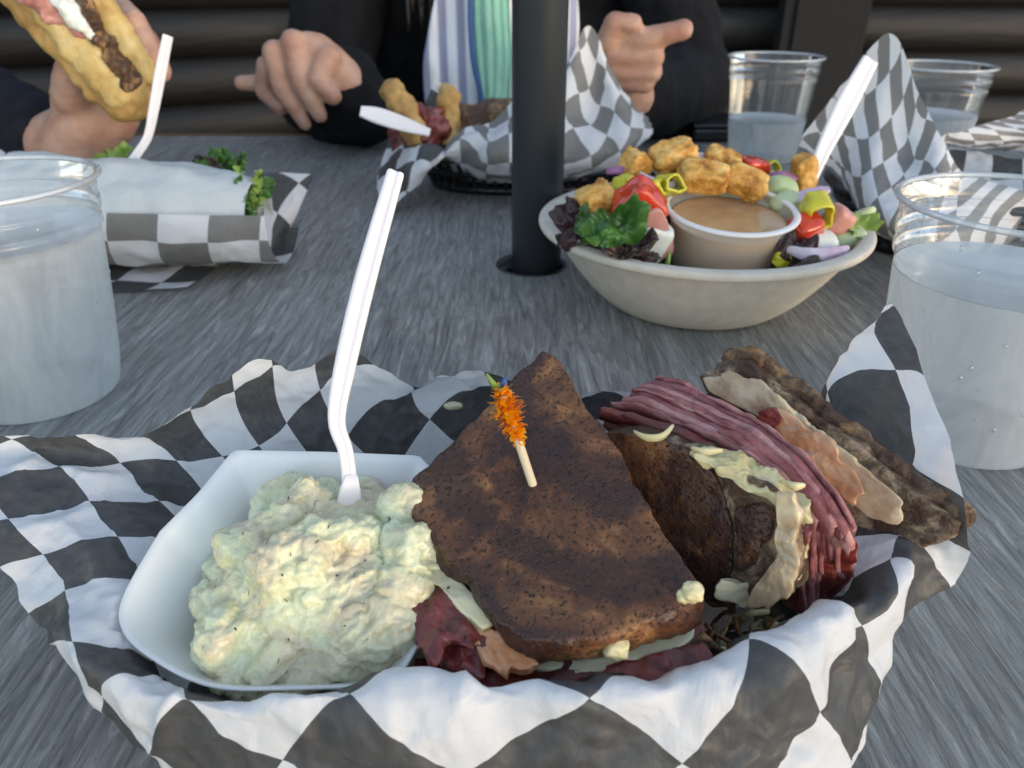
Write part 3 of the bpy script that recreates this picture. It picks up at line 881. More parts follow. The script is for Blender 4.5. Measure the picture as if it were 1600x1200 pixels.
# ================================================================== NEAR BASKET FOOD
# ------------------------------------------------------------------ paper tray
def paper_tray():
    rim = [(-0.0841,0.1945,0.062), (-0.0556,0.1927,0.0625), (-0.0277,0.1914,0.062), (-0.0219,0.1834,0.06), (-0.0197,0.1724,0.058), (-0.0177,0.1556,0.052), (-0.0194,0.1435,0.048), (-0.0231,0.1338,0.0445), (-0.0302,0.1257,0.042),
           (-0.0527,0.1247,0.041), (-0.071,0.1254,0.041), (-0.0873,0.1325,0.042), (-0.0982,0.1408,0.043), (-0.1014,0.1501,0.046), (-0.0974,0.1674,0.053), (-0.0897,0.1784,0.058)]
    # straight back edge and sides, rounded front corners
    back = resample([rim[14], rim[15], rim[0], rim[1], rim[2]], 46)
    P = resample(back[:-1] + smooth_path(rim[2:14] + [rim[14]], 120), 150, True)
    c = sum(P, V()) / len(P)
    rows = []
    for k in range(17):
        f = k / 16
        s = .62 + .38 * f ** 1.6
        rows.append([V((c.x + (p.x - c.x) * s, c.y + (p.y - c.y) * s, .0235 + (p.z - .0235) * f)) for p in P])
    bot = [[V((c.x + (q.x - c.x) * k / 6, c.y + (q.y - c.y) * k / 6, .0235)) for q in rows[0]] for k in range(0, 6)]
    t = empty('paper_tray', (c.x, c.y, .0115)); tag(t, 'white paperboard food tray holding the potato salad', 'food tray')
    # the deli paper gives way under the tray
    for v in front_liner.data.vertices:
        d = V((v.co.x - c.x, v.co.y - c.y))
        p = min(P[::3], key=lambda q: (V((q.x - c.x, q.y - c.y)).normalized() - d.normalized()).length_squared) if d.length > 1e-6 else P[0]
        s = d.length / V((p.x - c.x, p.y - c.y)).length
        if s < 1.04:
            f = 0 if s < .62 else min(1, ((s - .62) / .38)) ** (1 / 1.6)
            v.co.z = min(v.co.z, .0235 + (p.z - .0235) * f - .0022)
    front_liner.data.update()
    sh = V((c.x, c.y, .0115))
    rows = [[q - sh for q in r] for r in rows]; bot = [[q - sh for q in r] for r in bot]
    solidify(grid_mesh('side_wall', rows, M['card'], t, closed=True), .0007)
    solidify(grid_mesh('bottom', bot, M['card'], t, closed=True), .0007)
paper_tray()

# ------------------------------------------------------------------ potato salad
def potato_salad():
    random.seed(21)
    cx, cy, cz, rx, ry, rz = -.0515, .1615, .035, .0275, .0285, .0245
    parts = [('b', (cx, cy, cz), (rx, ry, rz), (0, 0, 0), 2.6), ('b', (cx - .011, cy - .010, cz - .006), (.022, .019, .020)),
             ('b', (cx + .013, cy - .004, cz + .002), (.018, .022, .021)), ('b', (cx + .008, cy + .013, cz + .003), (.021, .015, .021))]
    for k in range(70):
        a = random.uniform(0, 2 * math.pi); e = math.acos(random.uniform(.0, 1)) * .98
        d = V((math.sin(e) * math.cos(a), math.sin(e) * math.sin(a), math.cos(e)))
        s = random.uniform(.90, 1.03)
        r = random.choice([.004, .0065, .008, .0095])
        p = (cx + d.x * rx * s, cy + d.y * ry * s, cz + d.z * rz * s - r * .35)
        parts.append(('b', p, (r * random.uniform(.9, 1.5), r * random.uniform(.7, 1.2), r * random.uniform(.35, .75)),
                      (random.uniform(0, 3), random.uniform(0, 3), random.uniform(0, 3)), random.choice([4, 7, 9])))
    # scraps against the sides of the tray
    for q in [(-0.0269,0.1558,0.054),(-0.0288,0.148,0.048),(-0.0292,0.1693,0.056),(-0.0322,0.1409,0.044),(-0.038,0.1367,0.043),(-0.0701,0.1377,0.043)]:
        parts.append(('b', q, (.0085, .0075, .0075), (q[0] * 90, .9, q[1] * 70), 3))
    def post(p, n):
        w_ = V((fbm(p, 60, 2, 11), fbm(p, 60, 2, 12), fbm(p, 60, 2, 13))) * .006
        r_ = p + w_
        d = .0015 * (crease(r_, 75, 4) - .5) + .0010 * (crease(r_, 150, 2) - .5) + .0008 * crease(r_, 330, 5) + .0005 * fbm(p, 700, 3, 9)
        q = p + n * d
        if q.z < .0245: q.z = .0245
        return q
    o = fused('potato_salad', parts, .00070, 3, M['potato'], post=post)
    tag(o, 'creamy pale yellow potato salad heaped in the white paper tray', 'potato salad')
    me = o.data; fl = []
    vs, fs = [], []
    for k in range(150):
        v = me.vertices[random.randrange(len(me.vertices))]
        if v.normal.z < .2: continue
        c = v.co + v.normal * .0002; u = v.normal.orthogonal().normalized(); u.rotate(Matrix.Rotation(random.uniform(0, 6), 3, v.normal)); w_ = v.normal.cross(u)
        L = random.uniform(.0003, .0011); b = random.uniform(.0001, .0003); i = len(vs)
        vs += [c + u * L, c + w_ * b, c - u * L, c - w_ * b, c + v.normal * .0002]
        fs += [(i, i + 1, i + 4), (i + 1, i + 2, i + 4), (i + 2, i + 3, i + 4), (i + 3, i, i + 4)]
    f = mesh('dill_flecks', vs, fs, M['dill'], o); f['kind'] = 'stuff'
potato_salad()

# ------------------------------------------------------------------ white plastic cutlery
def utensil(name, label, cat, path, widths, side, tines=None, group='white plastic forks', depth=.0022):
    """moulded plastic handle with a shallow channel; side = direction across the handle"""
    P = smooth_path(path, 60); Wd = [x.x for x in smooth_path([(w_, 0, 0) for w_ in widths], 60)]
    o0 = P[0]
    t = empty(name, o0); tag(t, label, cat, group)
    sec = [(-.5, -1), (-.5, -.3), (-.46, 0), (-.30, .12), (-.18, -.25), (0, -.3), (.18, -.25), (.30, .12), (.46, 0), (.5, -.3), (.5, -1)]
    rows = []
    for i, p in enumerate(P):
        d = (P[min(i + 1, 59)] - P[max(i - 1, 0)]).normalized()
        s = V(side); s = (s - d * s.dot(d)).normalized(); n = s.cross(d).normalized()
        if n.y > 0: n = -n
        rows.append([p + s * a * Wd[i] + n * b * depth * min(1, Wd[i] / .005) - o0 for a, b in sec])
    h = grid_mesh('handle', rows, M['utensil'], t)
    solidify(h, .0011)
    subsurf(h, 1)
    if tines:
        d = (P[0] - P[3]).normalized(); s = V(side); s = (s - d * s.dot(d)).normalized()
        for k in (-1.5, -.5, .5, 1.5):
            a = s * k * tines * .27
            tube('tine', [a * .7 - d * .006, a - d * .001, a + d * .006, a * 1.02 + d * .016], [.0014, .0012, .0009, .0004], M['utensil'], t, 8, .7)
        web = [[s * (k / 4) * tines * .46 * q2 - d * q1 for k in range(-4, 5)] for q1, q2 in ((.016, .45), (.012, .8), (.007, 1.0), (.001, 1.0))]
        solidify(grid_mesh('fork_head', web, M['utensil'], t), .0011)
    return t
utensil('plastic_fork', 'white plastic fork standing upright in the potato salad', 'fork',
        [(-0.0464,0.1698,0.052), (-0.045,0.1735,0.0638), (-0.0458,0.177,0.0731), (-0.0482,0.181,0.081), (-0.0455,0.187,0.0947), (-0.0408,0.195,0.1121), (-0.0361,0.203,0.1274), (-0.0316,0.212,0.1415)],
        [.0048, .0033, .0031, .0038, .0049, .0050, .0045, .0038], (1, .25, 0), tines=.0075)

# ------------------------------------------------------------------ front sandwich half
S1P, S1N = (0, .125, .055), V((-.10, -.28, 1)).normalized()
s1o = [(0.0098,0.2219,0.0831),(0.0145,0.2163,0.082),(0.0188,0.2052,0.0793),(0.0222,0.1949,0.0768),(0.027,0.1865,0.0749),(0.0309,0.1775,0.0728),(0.0327,0.1676,0.0702),(0.0355,0.1592,0.0681),(0.0383,0.1504,0.0659),(0.0414,0.1425,0.064),(0.0447,0.1371,0.0629),(0.0452,0.1335,0.0619),(0.0419,0.1306,0.0608),(0.035,0.1284,0.0594),(0.0268,0.1259,0.0579),(0.0188,0.1248,0.0568),(0.0101,0.1246,0.0559),(0.0029,0.1262,0.0556),(-0.003,0.1302,0.0562),(-0.0073,0.1361,0.0574),(-0.0113,0.1423,0.0587),(-0.0169,0.1485,0.0599),(-0.0227,0.1546,0.061),(-0.0262,0.1615,0.0626),(-0.0284,0.1678,0.0641),(-0.0274,0.1736,0.0659),(-0.0217,0.1808,0.0685),(-0.0157,0.1883,0.0712),(-0.0095,0.1962,0.074),(-0.002,0.2066,0.0777),(0.0036,0.2142,0.0803)]
s1 = empty('sandwich_half', (.0075, .165, .0118)); tag(s1, 'griddled rye sandwich half lying dark side up with a frilled pick in it', 'sandwich', 'reuben sandwich halves')
def rel(pts, t): return [V(q) - t.location for q in pts]
o1 = rel(s1o, s1); c1 = sum(o1, V()) / len(o1)
slab('bread_slice', o1, S1N, .0118, M['rye_top'], s1, M=280, K=80, edge=.05, amp=.00045, fr=150, ramp=.0020, rfr=110, seed=3)
def off(pts, c, s, d, n=S1N, sh=(0, 0, 0)): return [c + (q - c) * s + n * d + V(sh) for q in pts]
slab('cheese_slice', off(o1, c1, 1.02, -.0140, sh=(-.0035, .0010, 0)), S1N, .0028, M['cheese'], s1, M=160, K=16, edge=.03, amp=.0012, fr=50, ramp=.004, rfr=40, seed=8)
for k in range(7):
    slab('meat_slice', off(o1, c1, 1.02 + .014 * (k % 3), -.0175 - .0024 * k, sh=(-.003 + .004 * (k % 2), -.0080, 0)), S1N, .0022, M['meat_wet'], s1, M=170, K=18, edge=.03, amp=.0026, fr=60, ramp=.011, rfr=50, seed=20 + k)
slab('bread_slice', off(o1, c1, .93, -.0335), S1N, .009, M['rye_top'], s1, M=120, K=20, edge=.06, amp=.0006, seed=5)
# dressing oozing from the left edge
def patch(name, poly, n, t, mat, par, seed, amp=.0010, fr=130, ramp=.0022, M_=130):
    return slab(name, rel(poly, par), n, t, M[mat], par, M=M_, K=20, edge=.22, amp=amp, fr=fr, ramp=ramp, rfr=110, seed=seed)
patch('dressing_drip', [(-0.0248,0.1535,0.0517),(-0.018,0.1484,0.0509),(-0.0128,0.1427,0.0499),(-0.0079,0.1384,0.0492),(-0.0008,0.1335,0.0485),(0.0038,0.1296,0.0479),(0.0057,0.1261,0.0471),(0.0033,0.1239,0.0462),(-0.0007,0.1245,0.046),(-0.0053,0.1278,0.0465),(-0.01,0.1321,0.0472),(-0.0137,0.1361,0.0479),(-0.0149,0.14,0.0489),(-0.0208,0.1459,0.05)], S1N, .0034, 'dressing', s1, 4, .0012, 150, .0042)
patch('cheese_slice', [(-0.0305,0.1615,0.0562),(-0.0238,0.1601,0.0564),(-0.0165,0.1522,0.055),(-0.0095,0.1428,0.053),(-0.0046,0.136,0.0516),(-0.0069,0.1335,0.0507),(-0.0125,0.1388,0.0516),(-0.0194,0.1462,0.053),(-0.0266,0.1531,0.0542)], S1N, .0035, 'cheese', s1, 14, .0010, 80)
patch('cheese_slice', [(0.0108,0.1313,0.0434),(0.0202,0.1335,0.0449),(0.0288,0.1348,0.0461),(0.0324,0.1326,0.0459),(0.0244,0.1288,0.044),(0.0152,0.1279,0.0428)], S1N, .0030, 'cheese', s1, 15, .0006, 80)
# red tongue of meat poking out beside the tray
tg = rel([(-0.0311,0.147,0.0445),(-0.0295,0.142,0.0433),(-0.0242,0.1413,0.0436),(-0.0215,0.1358,0.0424),(-0.0178,0.1308,0.0413),(-0.0092,0.1293,0.0418),(-0.0055,0.135,0.0437),(-0.0106,0.1454,0.0461),(-0.0188,0.1569,0.0486),(-0.0248,0.1569,0.0479),(-0.0252,0.1483,0.0455)], s1)
for k in range(3):
    slab('meat_slice', [q + S1N * (.006 - .003 * k) for q in tg], S1N, .002, M['meat_wet'], s1, M=150, K=22, edge=.05, amp=.0028, fr=85, ramp=.0075, rfr=95, seed=50 + k)
# dark red meat spilling out along the near edge
for k, (poly, dz) in enumerate((([(-0.0114,0.1369,0.0427),(0.0,0.1313,0.0423),(0.0153,0.1287,0.0431),(0.0321,0.1298,0.0451),(0.0454,0.1327,0.0472),(0.0481,0.1287,0.0463),(0.0456,0.1217,0.0441),(0.0293,0.1196,0.0419),(0.0089,0.121,0.0403),(-0.0075,0.1243,0.0395)], 0),
                                ([(-0.0103,0.1343,0.0401),(0.0077,0.1299,0.0406),(0.0245,0.1287,0.042),(0.0457,0.1287,0.0441),(0.045,0.1214,0.042),(0.0236,0.1199,0.0394),(0.0,0.1222,0.0377),(-0.0099,0.1265,0.0379)], 0),
                                ([(-0.026,0.1403,0.0402),(-0.0179,0.1414,0.0413),(-0.0063,0.134,0.0404),(-0.0046,0.1262,0.0384),(-0.0154,0.1276,0.0377),(-0.0228,0.132,0.0382)], 0))):
    slab('meat_slice', rel(poly, s1), S1N, .0024, M['meat_wet'], s1, M=170, K=26, edge=.04, amp=.0026, fr=70, ramp=.004, rfr=90, seed=70 + k)
# pale melted bits
for q, r in (((0.0241,0.128,0.0513), .0030), ((0.0418,0.1334,0.063), .0024), ((0.0398,0.1332,0.0618), .0016)):
    o = chunk('cheese_bit', V(q) - s1.location, (r, r, r * .9), (.4, .2, .1), M['kraut'], s1, .2, 2, 7, 2.6, 8)
# strands under the near corner
for k in range(12):
    random.seed(k + 77)
    a = V((0.0454,0.1389,0.045)); a += V((random.uniform(-.006, .008), random.uniform(-.006, .004), random.uniform(-.012, .004)))
    pts = [a - s1.location + V((random.uniform(-.003, .003), random.uniform(-.002, .002), random.uniform(-.003, .002))) + V((.005 * j, -.002 * j, -.003 * j)) for j in range(4)]
    tube('kraut_strand', smooth_path(pts, 10), .0011, M['crust'] if k % 3 else M['kraut'], s1, 6, .5)

# ------------------------------------------------------------------ frilled pick
pk0 = V((0.0053,0.1694,0.0685))
pk1 = V((-0.003,0.178,0.0924))
pt = empty('frill_pick', pk0); tag(pt, 'wooden pick with orange cellophane frill stuck into the front bread', 'pick')
dk = (pk1 - pk0)
tube('stick', [-dk.normalized() * .012, (0, 0, 0), dk * .5, dk], [.0011, .0012, .0012, .0010], M['wood_pick'], pt, 12)
random.seed(3); vs, fs = [], []
dn = dk.normalized(); u0 = dn.orthogonal().normalized(); w0 = dn.cross(u0)
for k in range(420):
    f = random.uniform(.40, 1.0); a = random.uniform(0, 6.28)
    rr = random.uniform(.0014, .0060) * (1 - .75 * abs(f - .76) / .36)
    b = dk * f; d = (u0 * math.cos(a) + w0 * math.sin(a)); tw = dn * random.uniform(-.002, .0015)
    s = d.cross(dn) * random.uniform(.0004, .0011); i = len(vs)
    m1 = b + d * rr * .6 + tw * .4 + s * random.uniform(-1.5, 1.5); e = b + d * rr + tw
    vs += [b - s, b + s, m1 + s, m1 - s, e + s * .6, e - s * .6]
    fs += [(i, i + 1, i + 2, i + 3), (i + 3, i + 2, i + 4, i + 5)]
mesh('frill', vs, fs, M['cello'], pt, smooth=False)
for k, m_ in ((0, M['lettuce_pale']), (1, M['blue'])):
    tube('frill_tip', [dk * .93, dk * 1.02 + V((-.002 + .003 * k, 0, .001)), dk * 1.08 + V((-.003 + .005 * k, 0, .002 - .001 * k))], [.0012, .0009, .0003], m_, pt, 6, .3)

# ------------------------------------------------------------------ rear sandwich half, cut side up
s2 = empty('sandwich_half', (.075, .165, .0118)); tag(s2, 'rye sandwich half standing with its pink layered corned beef showing', 'sandwich', 'reuben sandwich halves')
E2 = V((.72, .69, 0)).normalized()
A0 = (0.0285,0.1944,0.07)
fa = rel([(0.0271,0.1955,0.0694),(0.0352,0.189,0.0725),(0.043,0.1822,0.0746),(0.0498,0.1757,0.0746),(0.0575,0.1682,0.0743),(0.0661,0.1596,0.0735),(0.0701,0.1543,0.0698),(0.0709,0.1501,0.061),(0.0699,0.1463,0.0486),(0.0626,0.1504,0.0412),(0.0544,0.1561,0.0356),(0.047,0.1643,0.0384),(0.0389,0.1753,0.0466),(0.033,0.1845,0.0558)], s2)
slab('bread_slice', fa, (-.74, -.77, .30), .0150, M['crumb'], s2, M=200, K=50, edge=.10, amp=.0011, fr=110, ramp=.0018, rfr=90, seed=11)
# griddled outer face of the front slice
fc = sum(fa, V()) / len(fa)
gf = rel([(0.0277,0.1948,0.0689),(0.0352,0.1885,0.0715),(0.0431,0.1818,0.0736),(0.0491,0.176,0.0735),(0.0537,0.1704,0.0707),(0.0571,0.1652,0.0656),(0.0589,0.1601,0.0569),(0.0584,0.1566,0.0466),(0.0558,0.1558,0.0382),(0.047,0.1643,0.0384),(0.0389,0.1753,0.0466),(0.033,0.1845,0.0558)], s2)
slab('griddled_face', [q + V((-.74, -.77, .30)).normalized() * .0010 for q in gf], (-.74, -.77, .30), .0022, M['rye_top'], s2, M=180, K=40, edge=.06, amp=.0008, fr=110, ramp=.0012, seed=13)
# back slice
bk = rel([(0.0638,0.2319,0.0674),(0.0696,0.2298,0.0746),(0.0763,0.2243,0.0776),(0.0818,0.2168,0.0749),(0.0901,0.2059,0.0713),(0.0992,0.1938,0.0672),(0.1077,0.1824,0.063),(0.115,0.1728,0.0599),(0.1219,0.164,0.0576),(0.1187,0.1643,0.052),(0.1125,0.1667,0.0444),(0.1056,0.1701,0.0372),(0.1003,0.1727,0.0319),(0.0949,0.1761,0.0275),(0.0877,0.1866,0.0323),(0.0785,0.2023,0.0428),(0.0687,0.2203,0.056)], s2)
slab('bread_slice', bk, (-.86, -.80, .45), .0120, M['crumb'], s2, M=220, K=60, edge=.06, amp=.0013, fr=100, ramp=.0022, rfr=100, seed=17)
# browned crust ridge along the back slice
cr = [V(q) for q in bk[1:8]] + [bk[7].lerp(bk[8], .75)]
rows = []
nb = V((-.86, -.80, .45)).normalized()
cp = smooth_path(cr, 46)
parts = [('c', a - nb * .008, .0036, b - nb * .008, .0034) for a, b in zip(cp[:-3:3], cp[3::3])]
o = fused('crust', parts, .0009, 2, M['crust'], s2, amp=.0022, fr=130, seed=6)
# sheets of corned beef between the slices
TA = [V(q) for q in rel([(0.0276,0.2042,0.07),(0.0356,0.1985,0.072),(0.0475,0.1866,0.074),(0.0577,0.1757,0.074),(0.0671,0.165,0.072),(0.0726,0.1567,0.068)], s2)]
TB = [V(q) for q in rel([(0.0459,0.213,0.076),(0.0527,0.2056,0.078),(0.064,0.1896,0.079),(0.073,0.1711,0.078),(0.0801,0.1581,0.074),(0.086,0.1511,0.066)], s2)]
BA = [V(q) for q in rel([(0.0393,0.2489,0.03),(0.0487,0.2432,0.025),(0.0613,0.2309,0.022),(0.076,0.2053,0.022),(0.0844,0.1864,0.022),(0.0809,0.1597,0.03)], s2)]
BB = [V(q) for q in rel([(0.0633,0.2733,0.03),(0.0751,0.2765,0.025),(0.0917,0.2567,0.022),(0.1013,0.2232,0.022),(0.1049,0.1964,0.024),(0.0974,0.1664,0.034)], s2)]
NS = 21
for k in range(NS):
    f = k / (NS - 1)
    rows = []
    nU, nV = 90, 22
    random.seed(k)
    ex = random.uniform(-.05, .04); hh = random.choice((-.0034, -.0018, -.0006, .0004, .0014))
    for j in range(nV):
        g = j / (nV - 1)
        row = []
        for i in range(nU):
            u = i / (nU - 1) * (5 + ex)
            top = cat1(TA, min(u, 5)).lerp(cat1(TB, min(u, 5)), f); bot = cat1(BA, min(u, 5)).lerp(cat1(BB, min(u, 5)), f)
            if u > 5: top += (cat1(TB, 5) - cat1(TB, 4.8)) * (u - 5) * 5
            q = top.lerp(bot, g)
            q += V((0, 0, hh)) * (1 - g)
            lf = V((q.x, q.y, q.z * .5))
            q += E2 * (.0007 * fbm(lf, 90, 3, k * 1.7) + .0009 * fbm(lf, 35, 2, 4) + .0005 * math.sin(g * 9 + k * 2.1 + u * 1.3))
            q += V((0, 0, (.0016 * fbm(q, 50, 3, 3) + .0008 * fbm(q, 90, 2, k)) * (1 - g)))
            row.append(q)
        rows.append(row)
    # folded-over top lip
    lip = [q + E2 * (.0008 if k % 2 else -.0007) + V((0, 0, -.0007 + .0012 * noise.noise(q * 200))) for q in rows[0]]
    rows = [[q + V((0, 0, -.0028)) + E2 * (.0003 if k % 2 else -.0003) for q in lip], lip] + rows
    o = grid_mesh('meat_slice', rows, M[('meat_deep', 'meat', 'meat_pale', 'meat', 'meat_deep', 'meat_pale')[(k * 7) % 6]] if k > 0 else M['meat_wet'], s2)
    solidify(o, .0011 + .0004 * random.random())
# hanging wet ends
for n_, (pl, sd_) in enumerate((([(0.0727,0.1593,0.066),(0.0781,0.1586,0.064),(0.0819,0.1616,0.042),(0.0824,0.1587,0.03),(0.0779,0.1617,0.03),(0.0773,0.1635,0.045)], 3), ([(0.0767,0.1567,0.068),(0.0854,0.1528,0.066),(0.0877,0.1514,0.062),(0.0953,0.1643,0.036),(0.0892,0.1617,0.03),(0.0828,0.1598,0.046)], 7),
                                 ([(0.0739,0.1567,0.07),(0.0811,0.1554,0.068),(0.0873,0.1581,0.052),(0.0894,0.1634,0.032),(0.0814,0.1604,0.042)], 9))):
    slab('meat_slice', rel(pl, s2), (.25, -.80, .45), .0035, M['meat_wet'], s2, M=120, K=24, edge=.08, amp=.0016, fr=90, ramp=.002, rfr=80, seed=60 + sd_)
# melted cheese and kraut along the inner edges
def goo(name, px, rad, mat, seed, amp=.0010, fr=140, par=s2):
    n_ = 7 * len(px); random.seed(seed)
    pp = smooth_path(px, n_); r_ = [v.x * .72 * random.uniform(.55, 1.25) for v in smooth_path([(r, 0, 0) for r in rad], n_)]
    pp = [p_ + V((random.uniform(-1, 1), random.uniform(-1, 1), random.uniform(-1.3, .0))) * .0009 for p_ in pp]
    parts = [('c', a, ra, b, rb) for (a, ra), (b, rb) in zip(zip(pp, r_), list(zip(pp, r_))[1:])]
    o = fused(name, parts, .0004, 2, M[mat], amp=amp * 1.1, fr=fr * 1.5, seed=seed)
    o.data.transform(Matrix.Translation(-par.location)); o.parent = par; return o
patch('melted_cheese', [(0.0478,0.175,0.0755),(0.054,0.1761,0.076),(0.0606,0.1745,0.0758),(0.0665,0.1704,0.0752),(0.072,0.1649,0.0745),(0.0762,0.1601,0.0735),(0.0768,0.1561,0.0715),(0.073,0.1549,0.069),(0.069,0.1558,0.0715),(0.0644,0.161,0.0735),(0.057,0.1664,0.0745),(0.0496,0.17,0.0755)], (-.1, -.2, 1), .0032, 'kraut', s2, 5, .0022, 170, .0045, 170)
patch('melted_cheese', [(0.0709,0.1561,0.0705),(0.0752,0.1569,0.0695),(0.0763,0.1553,0.064),(0.0755,0.155,0.059),(0.0771,0.1546,0.055),(0.0748,0.1533,0.0485),(0.072,0.1519,0.0465),(0.0707,0.1544,0.053),(0.0718,0.1563,0.06)], (.1, -.9, .5), .0030, 'kraut', s2, 9, .0018, 150, .0035)
patch('melted_cheese', [(0.0534,0.1517,0.05),(0.0605,0.152,0.0475),(0.0674,0.1539,0.0495),(0.0739,0.1553,0.05),(0.0753,0.1523,0.045),(0.0691,0.1502,0.0425),(0.0616,0.15,0.042),(0.0546,0.1505,0.0445)], (-.5, -.8, .4), .0034, 'cheese', s2, 12, .0014, 110, .0030)
FRN = (-.74, -.77, .30)
patch('melted_cheese', [(0.0658,0.1553,0.0741),(0.0687,0.1527,0.0747),(0.07,0.1495,0.0697),(0.0691,0.1484,0.0646),(0.07,0.146,0.0605),(0.0688,0.1444,0.0536),(0.0659,0.1453,0.0484),(0.0615,0.148,0.0447),(0.0616,0.1492,0.048),(0.0651,0.148,0.0534),(0.0668,0.1489,0.0601),(0.0657,0.1515,0.064),(0.0672,0.1522,0.0695)], FRN, .0026, 'cheese_tan', s2, 21, .0012, 130, .0035)
patch('crust_bit', [(0.0586,0.1608,0.0648),(0.0631,0.1581,0.069),(0.0652,0.1541,0.0639),(0.0629,0.1527,0.0546),(0.0591,0.1548,0.0505)], FRN, .0020, 'rye_top', s2, 23, .0012, 130, .0035)
BKN = (-.86, -.80, .45); BKP = V((0.0695,0.2256,0.0755))
patch('melted_cheese', [(0.0639,0.2273,0.0693),(0.071,0.2222,0.0739),(0.079,0.2138,0.0742),(0.0865,0.2037,0.0707),(0.0936,0.1947,0.0682),(0.1003,0.1853,0.0643),(0.1068,0.1758,0.0599),(0.1078,0.1716,0.0542),(0.1028,0.1749,0.0504),(0.0976,0.1819,0.0531),(0.0908,0.1927,0.0593),(0.082,0.2044,0.0634),(0.0726,0.216,0.0659),(0.0651,0.224,0.0658)], BKN, .0022, 'cheese_tan', s2, 15, .0013, 100, .004, 180)
patch('dressing_smear', [(0.0806,0.2061,0.0693),(0.0865,0.1999,0.0696),(0.0928,0.1916,0.0668),(0.0981,0.1834,0.0623),(0.1009,0.1776,0.0574),(0.098,0.1784,0.0534),(0.0934,0.1847,0.0557),(0.0888,0.1919,0.0598),(0.0831,0.1993,0.0619)], BKN, .0022, 'dressing_tan', s2, 18, .0012, 120, .003)
patch('meat_scrap', [(0.0777,0.207,0.0677),(0.081,0.2048,0.0701),(0.0828,0.2019,0.0684),(0.0813,0.2018,0.0654),(0.0786,0.2044,0.0648)], BKN, .0025, 'meat_wet', s2, 19, .0010, 150, .0015, 60)
for n_, px in enumerate(([(0.0348,0.1867,0.0735),(0.0376,0.1817,0.0745),(0.0418,0.1808,0.0755),(0.0452,0.1836,0.0775)], [(0.0486,0.175,0.0755),(0.0515,0.1723,0.076),(0.0565,0.1722,0.0765)], [(0.0694,0.1617,0.074),(0.0707,0.1574,0.0755),(0.0738,0.1579,0.0755)], [(0.0711,0.158,0.067),(0.0738,0.1577,0.066),(0.0749,0.156,0.064)])):
    tube('kraut_strand', rel(smooth_path(px, 12), s2), [.0005 + .0007 * math.sin(math.pi * i / 11) for i in range(12)], M['kraut'], s2, 8, .45)
random.seed(9)
for k in range(26):   # tangled kraut under the open end
    a = V(random.choice(((0.0607,0.1533,0.036), (0.0678,0.1529,0.034), (0.0525,0.1475,0.036), (0.0687,0.1495,0.028)))) + V((random.uniform(-.006, .006), random.uniform(-.004, .004), random.uniform(-.005, .005)))
    d = V((random.uniform(-1, 1), random.uniform(-1, .4), random.uniform(-1.4, .1))) * .006
    pts = [a + d * j / 2 + V((random.uniform(-.002, .002), random.uniform(-.002, .002), random.uniform(-.0015, .0015))) for j in range(5)]
    tube('kraut_strand', rel(smooth_path(pts, 12), s2), random.uniform(.0006, .0012), M['kraut'] if random.random() < .45 else M['crust'], s2, 6, .6)
# crumb of onion on the paper behind
o = chunk('onion_bit', (-0.0211,0.2384,0.052), (.0034, .0016, .0013), (.1, .1, .2), M['cheese'], None, .15, 2, 3, 2.5, 6); tag(o, 'small pale scrap stuck to the checked paper behind the front sandwich half', 'food scrap')

# ================================================================== SALAD
BX, BY = .1180, .470
bw = empty('salad_bowl', (BX, BY, .0005)); tag(bw, 'round beige moulded fibre bowl filled with salad', 'bowl')
pr = [(.0, .0022), (.048, .0022), (.054, .004), (.066, .012), (.078, .024), (.088, .037), (.0955, .0505), (.0985, .0530), (.1040, .0527), (.1052, .0505), (.1040, .0480), (.0990, .0470),
      (.0965, .0455), (.0905, .037), (.0805, .0235), (.069, .0105), (.058, .0015), (.052, 0), (.0, .0003)]
lathe('wall', [(p_.x * .962, p_.y) for p_ in smooth_path([(a, b_, 0) for a, b_ in pr[1:-1]], 70)], M['fiber'], bw, 128)
lathe('bottom', [(.0, .0024), (.0478, .0024), (.0478, .0004), (0, .0004)], M['fiber'], bw, 96)

# dressing cup
DC = V((.1235, .4370, .0315))
dc = empty('portion_cup', DC); tag(dc, 'small translucent cup of tan dressing sitting in the salad bowl', 'sauce cup')
def tilted(o, par, rx, ry=0):
    o.rotation_euler = (rx, ry, 0); return o
t_ = (R(7), R(-1.5))
cupprof = [(.0, .0), (.0235, .0), (.0245, .0015), (.0262, .012), (.0285, .024), (.0306, .0345), (.0312, .0362)]
dc.rotation_euler = (R(7), R(1.5), 0)
cupprof = [(r * 1.12, z * 1.05) for r, z in cupprof]
lathe('cup_wall', cupprof, M['portion'], dc, 96)
lathe('rim', [(.0366 + .0021 * math.cos(a), .0384 + .0013 * math.sin(a)) for a in [2 * math.pi * k / 12 for k in range(12)]], M['portion_rim'], dc, 96, closed=True)
lathe('dressing', [(.0, .0318), (.020, .0317), (.0318, .0318), (.0328, .0325), (.0325, .0315), (.0300, .0160), (.0268, .0022), (.0, .0010)], M['vinaigrette'], dc, 96)

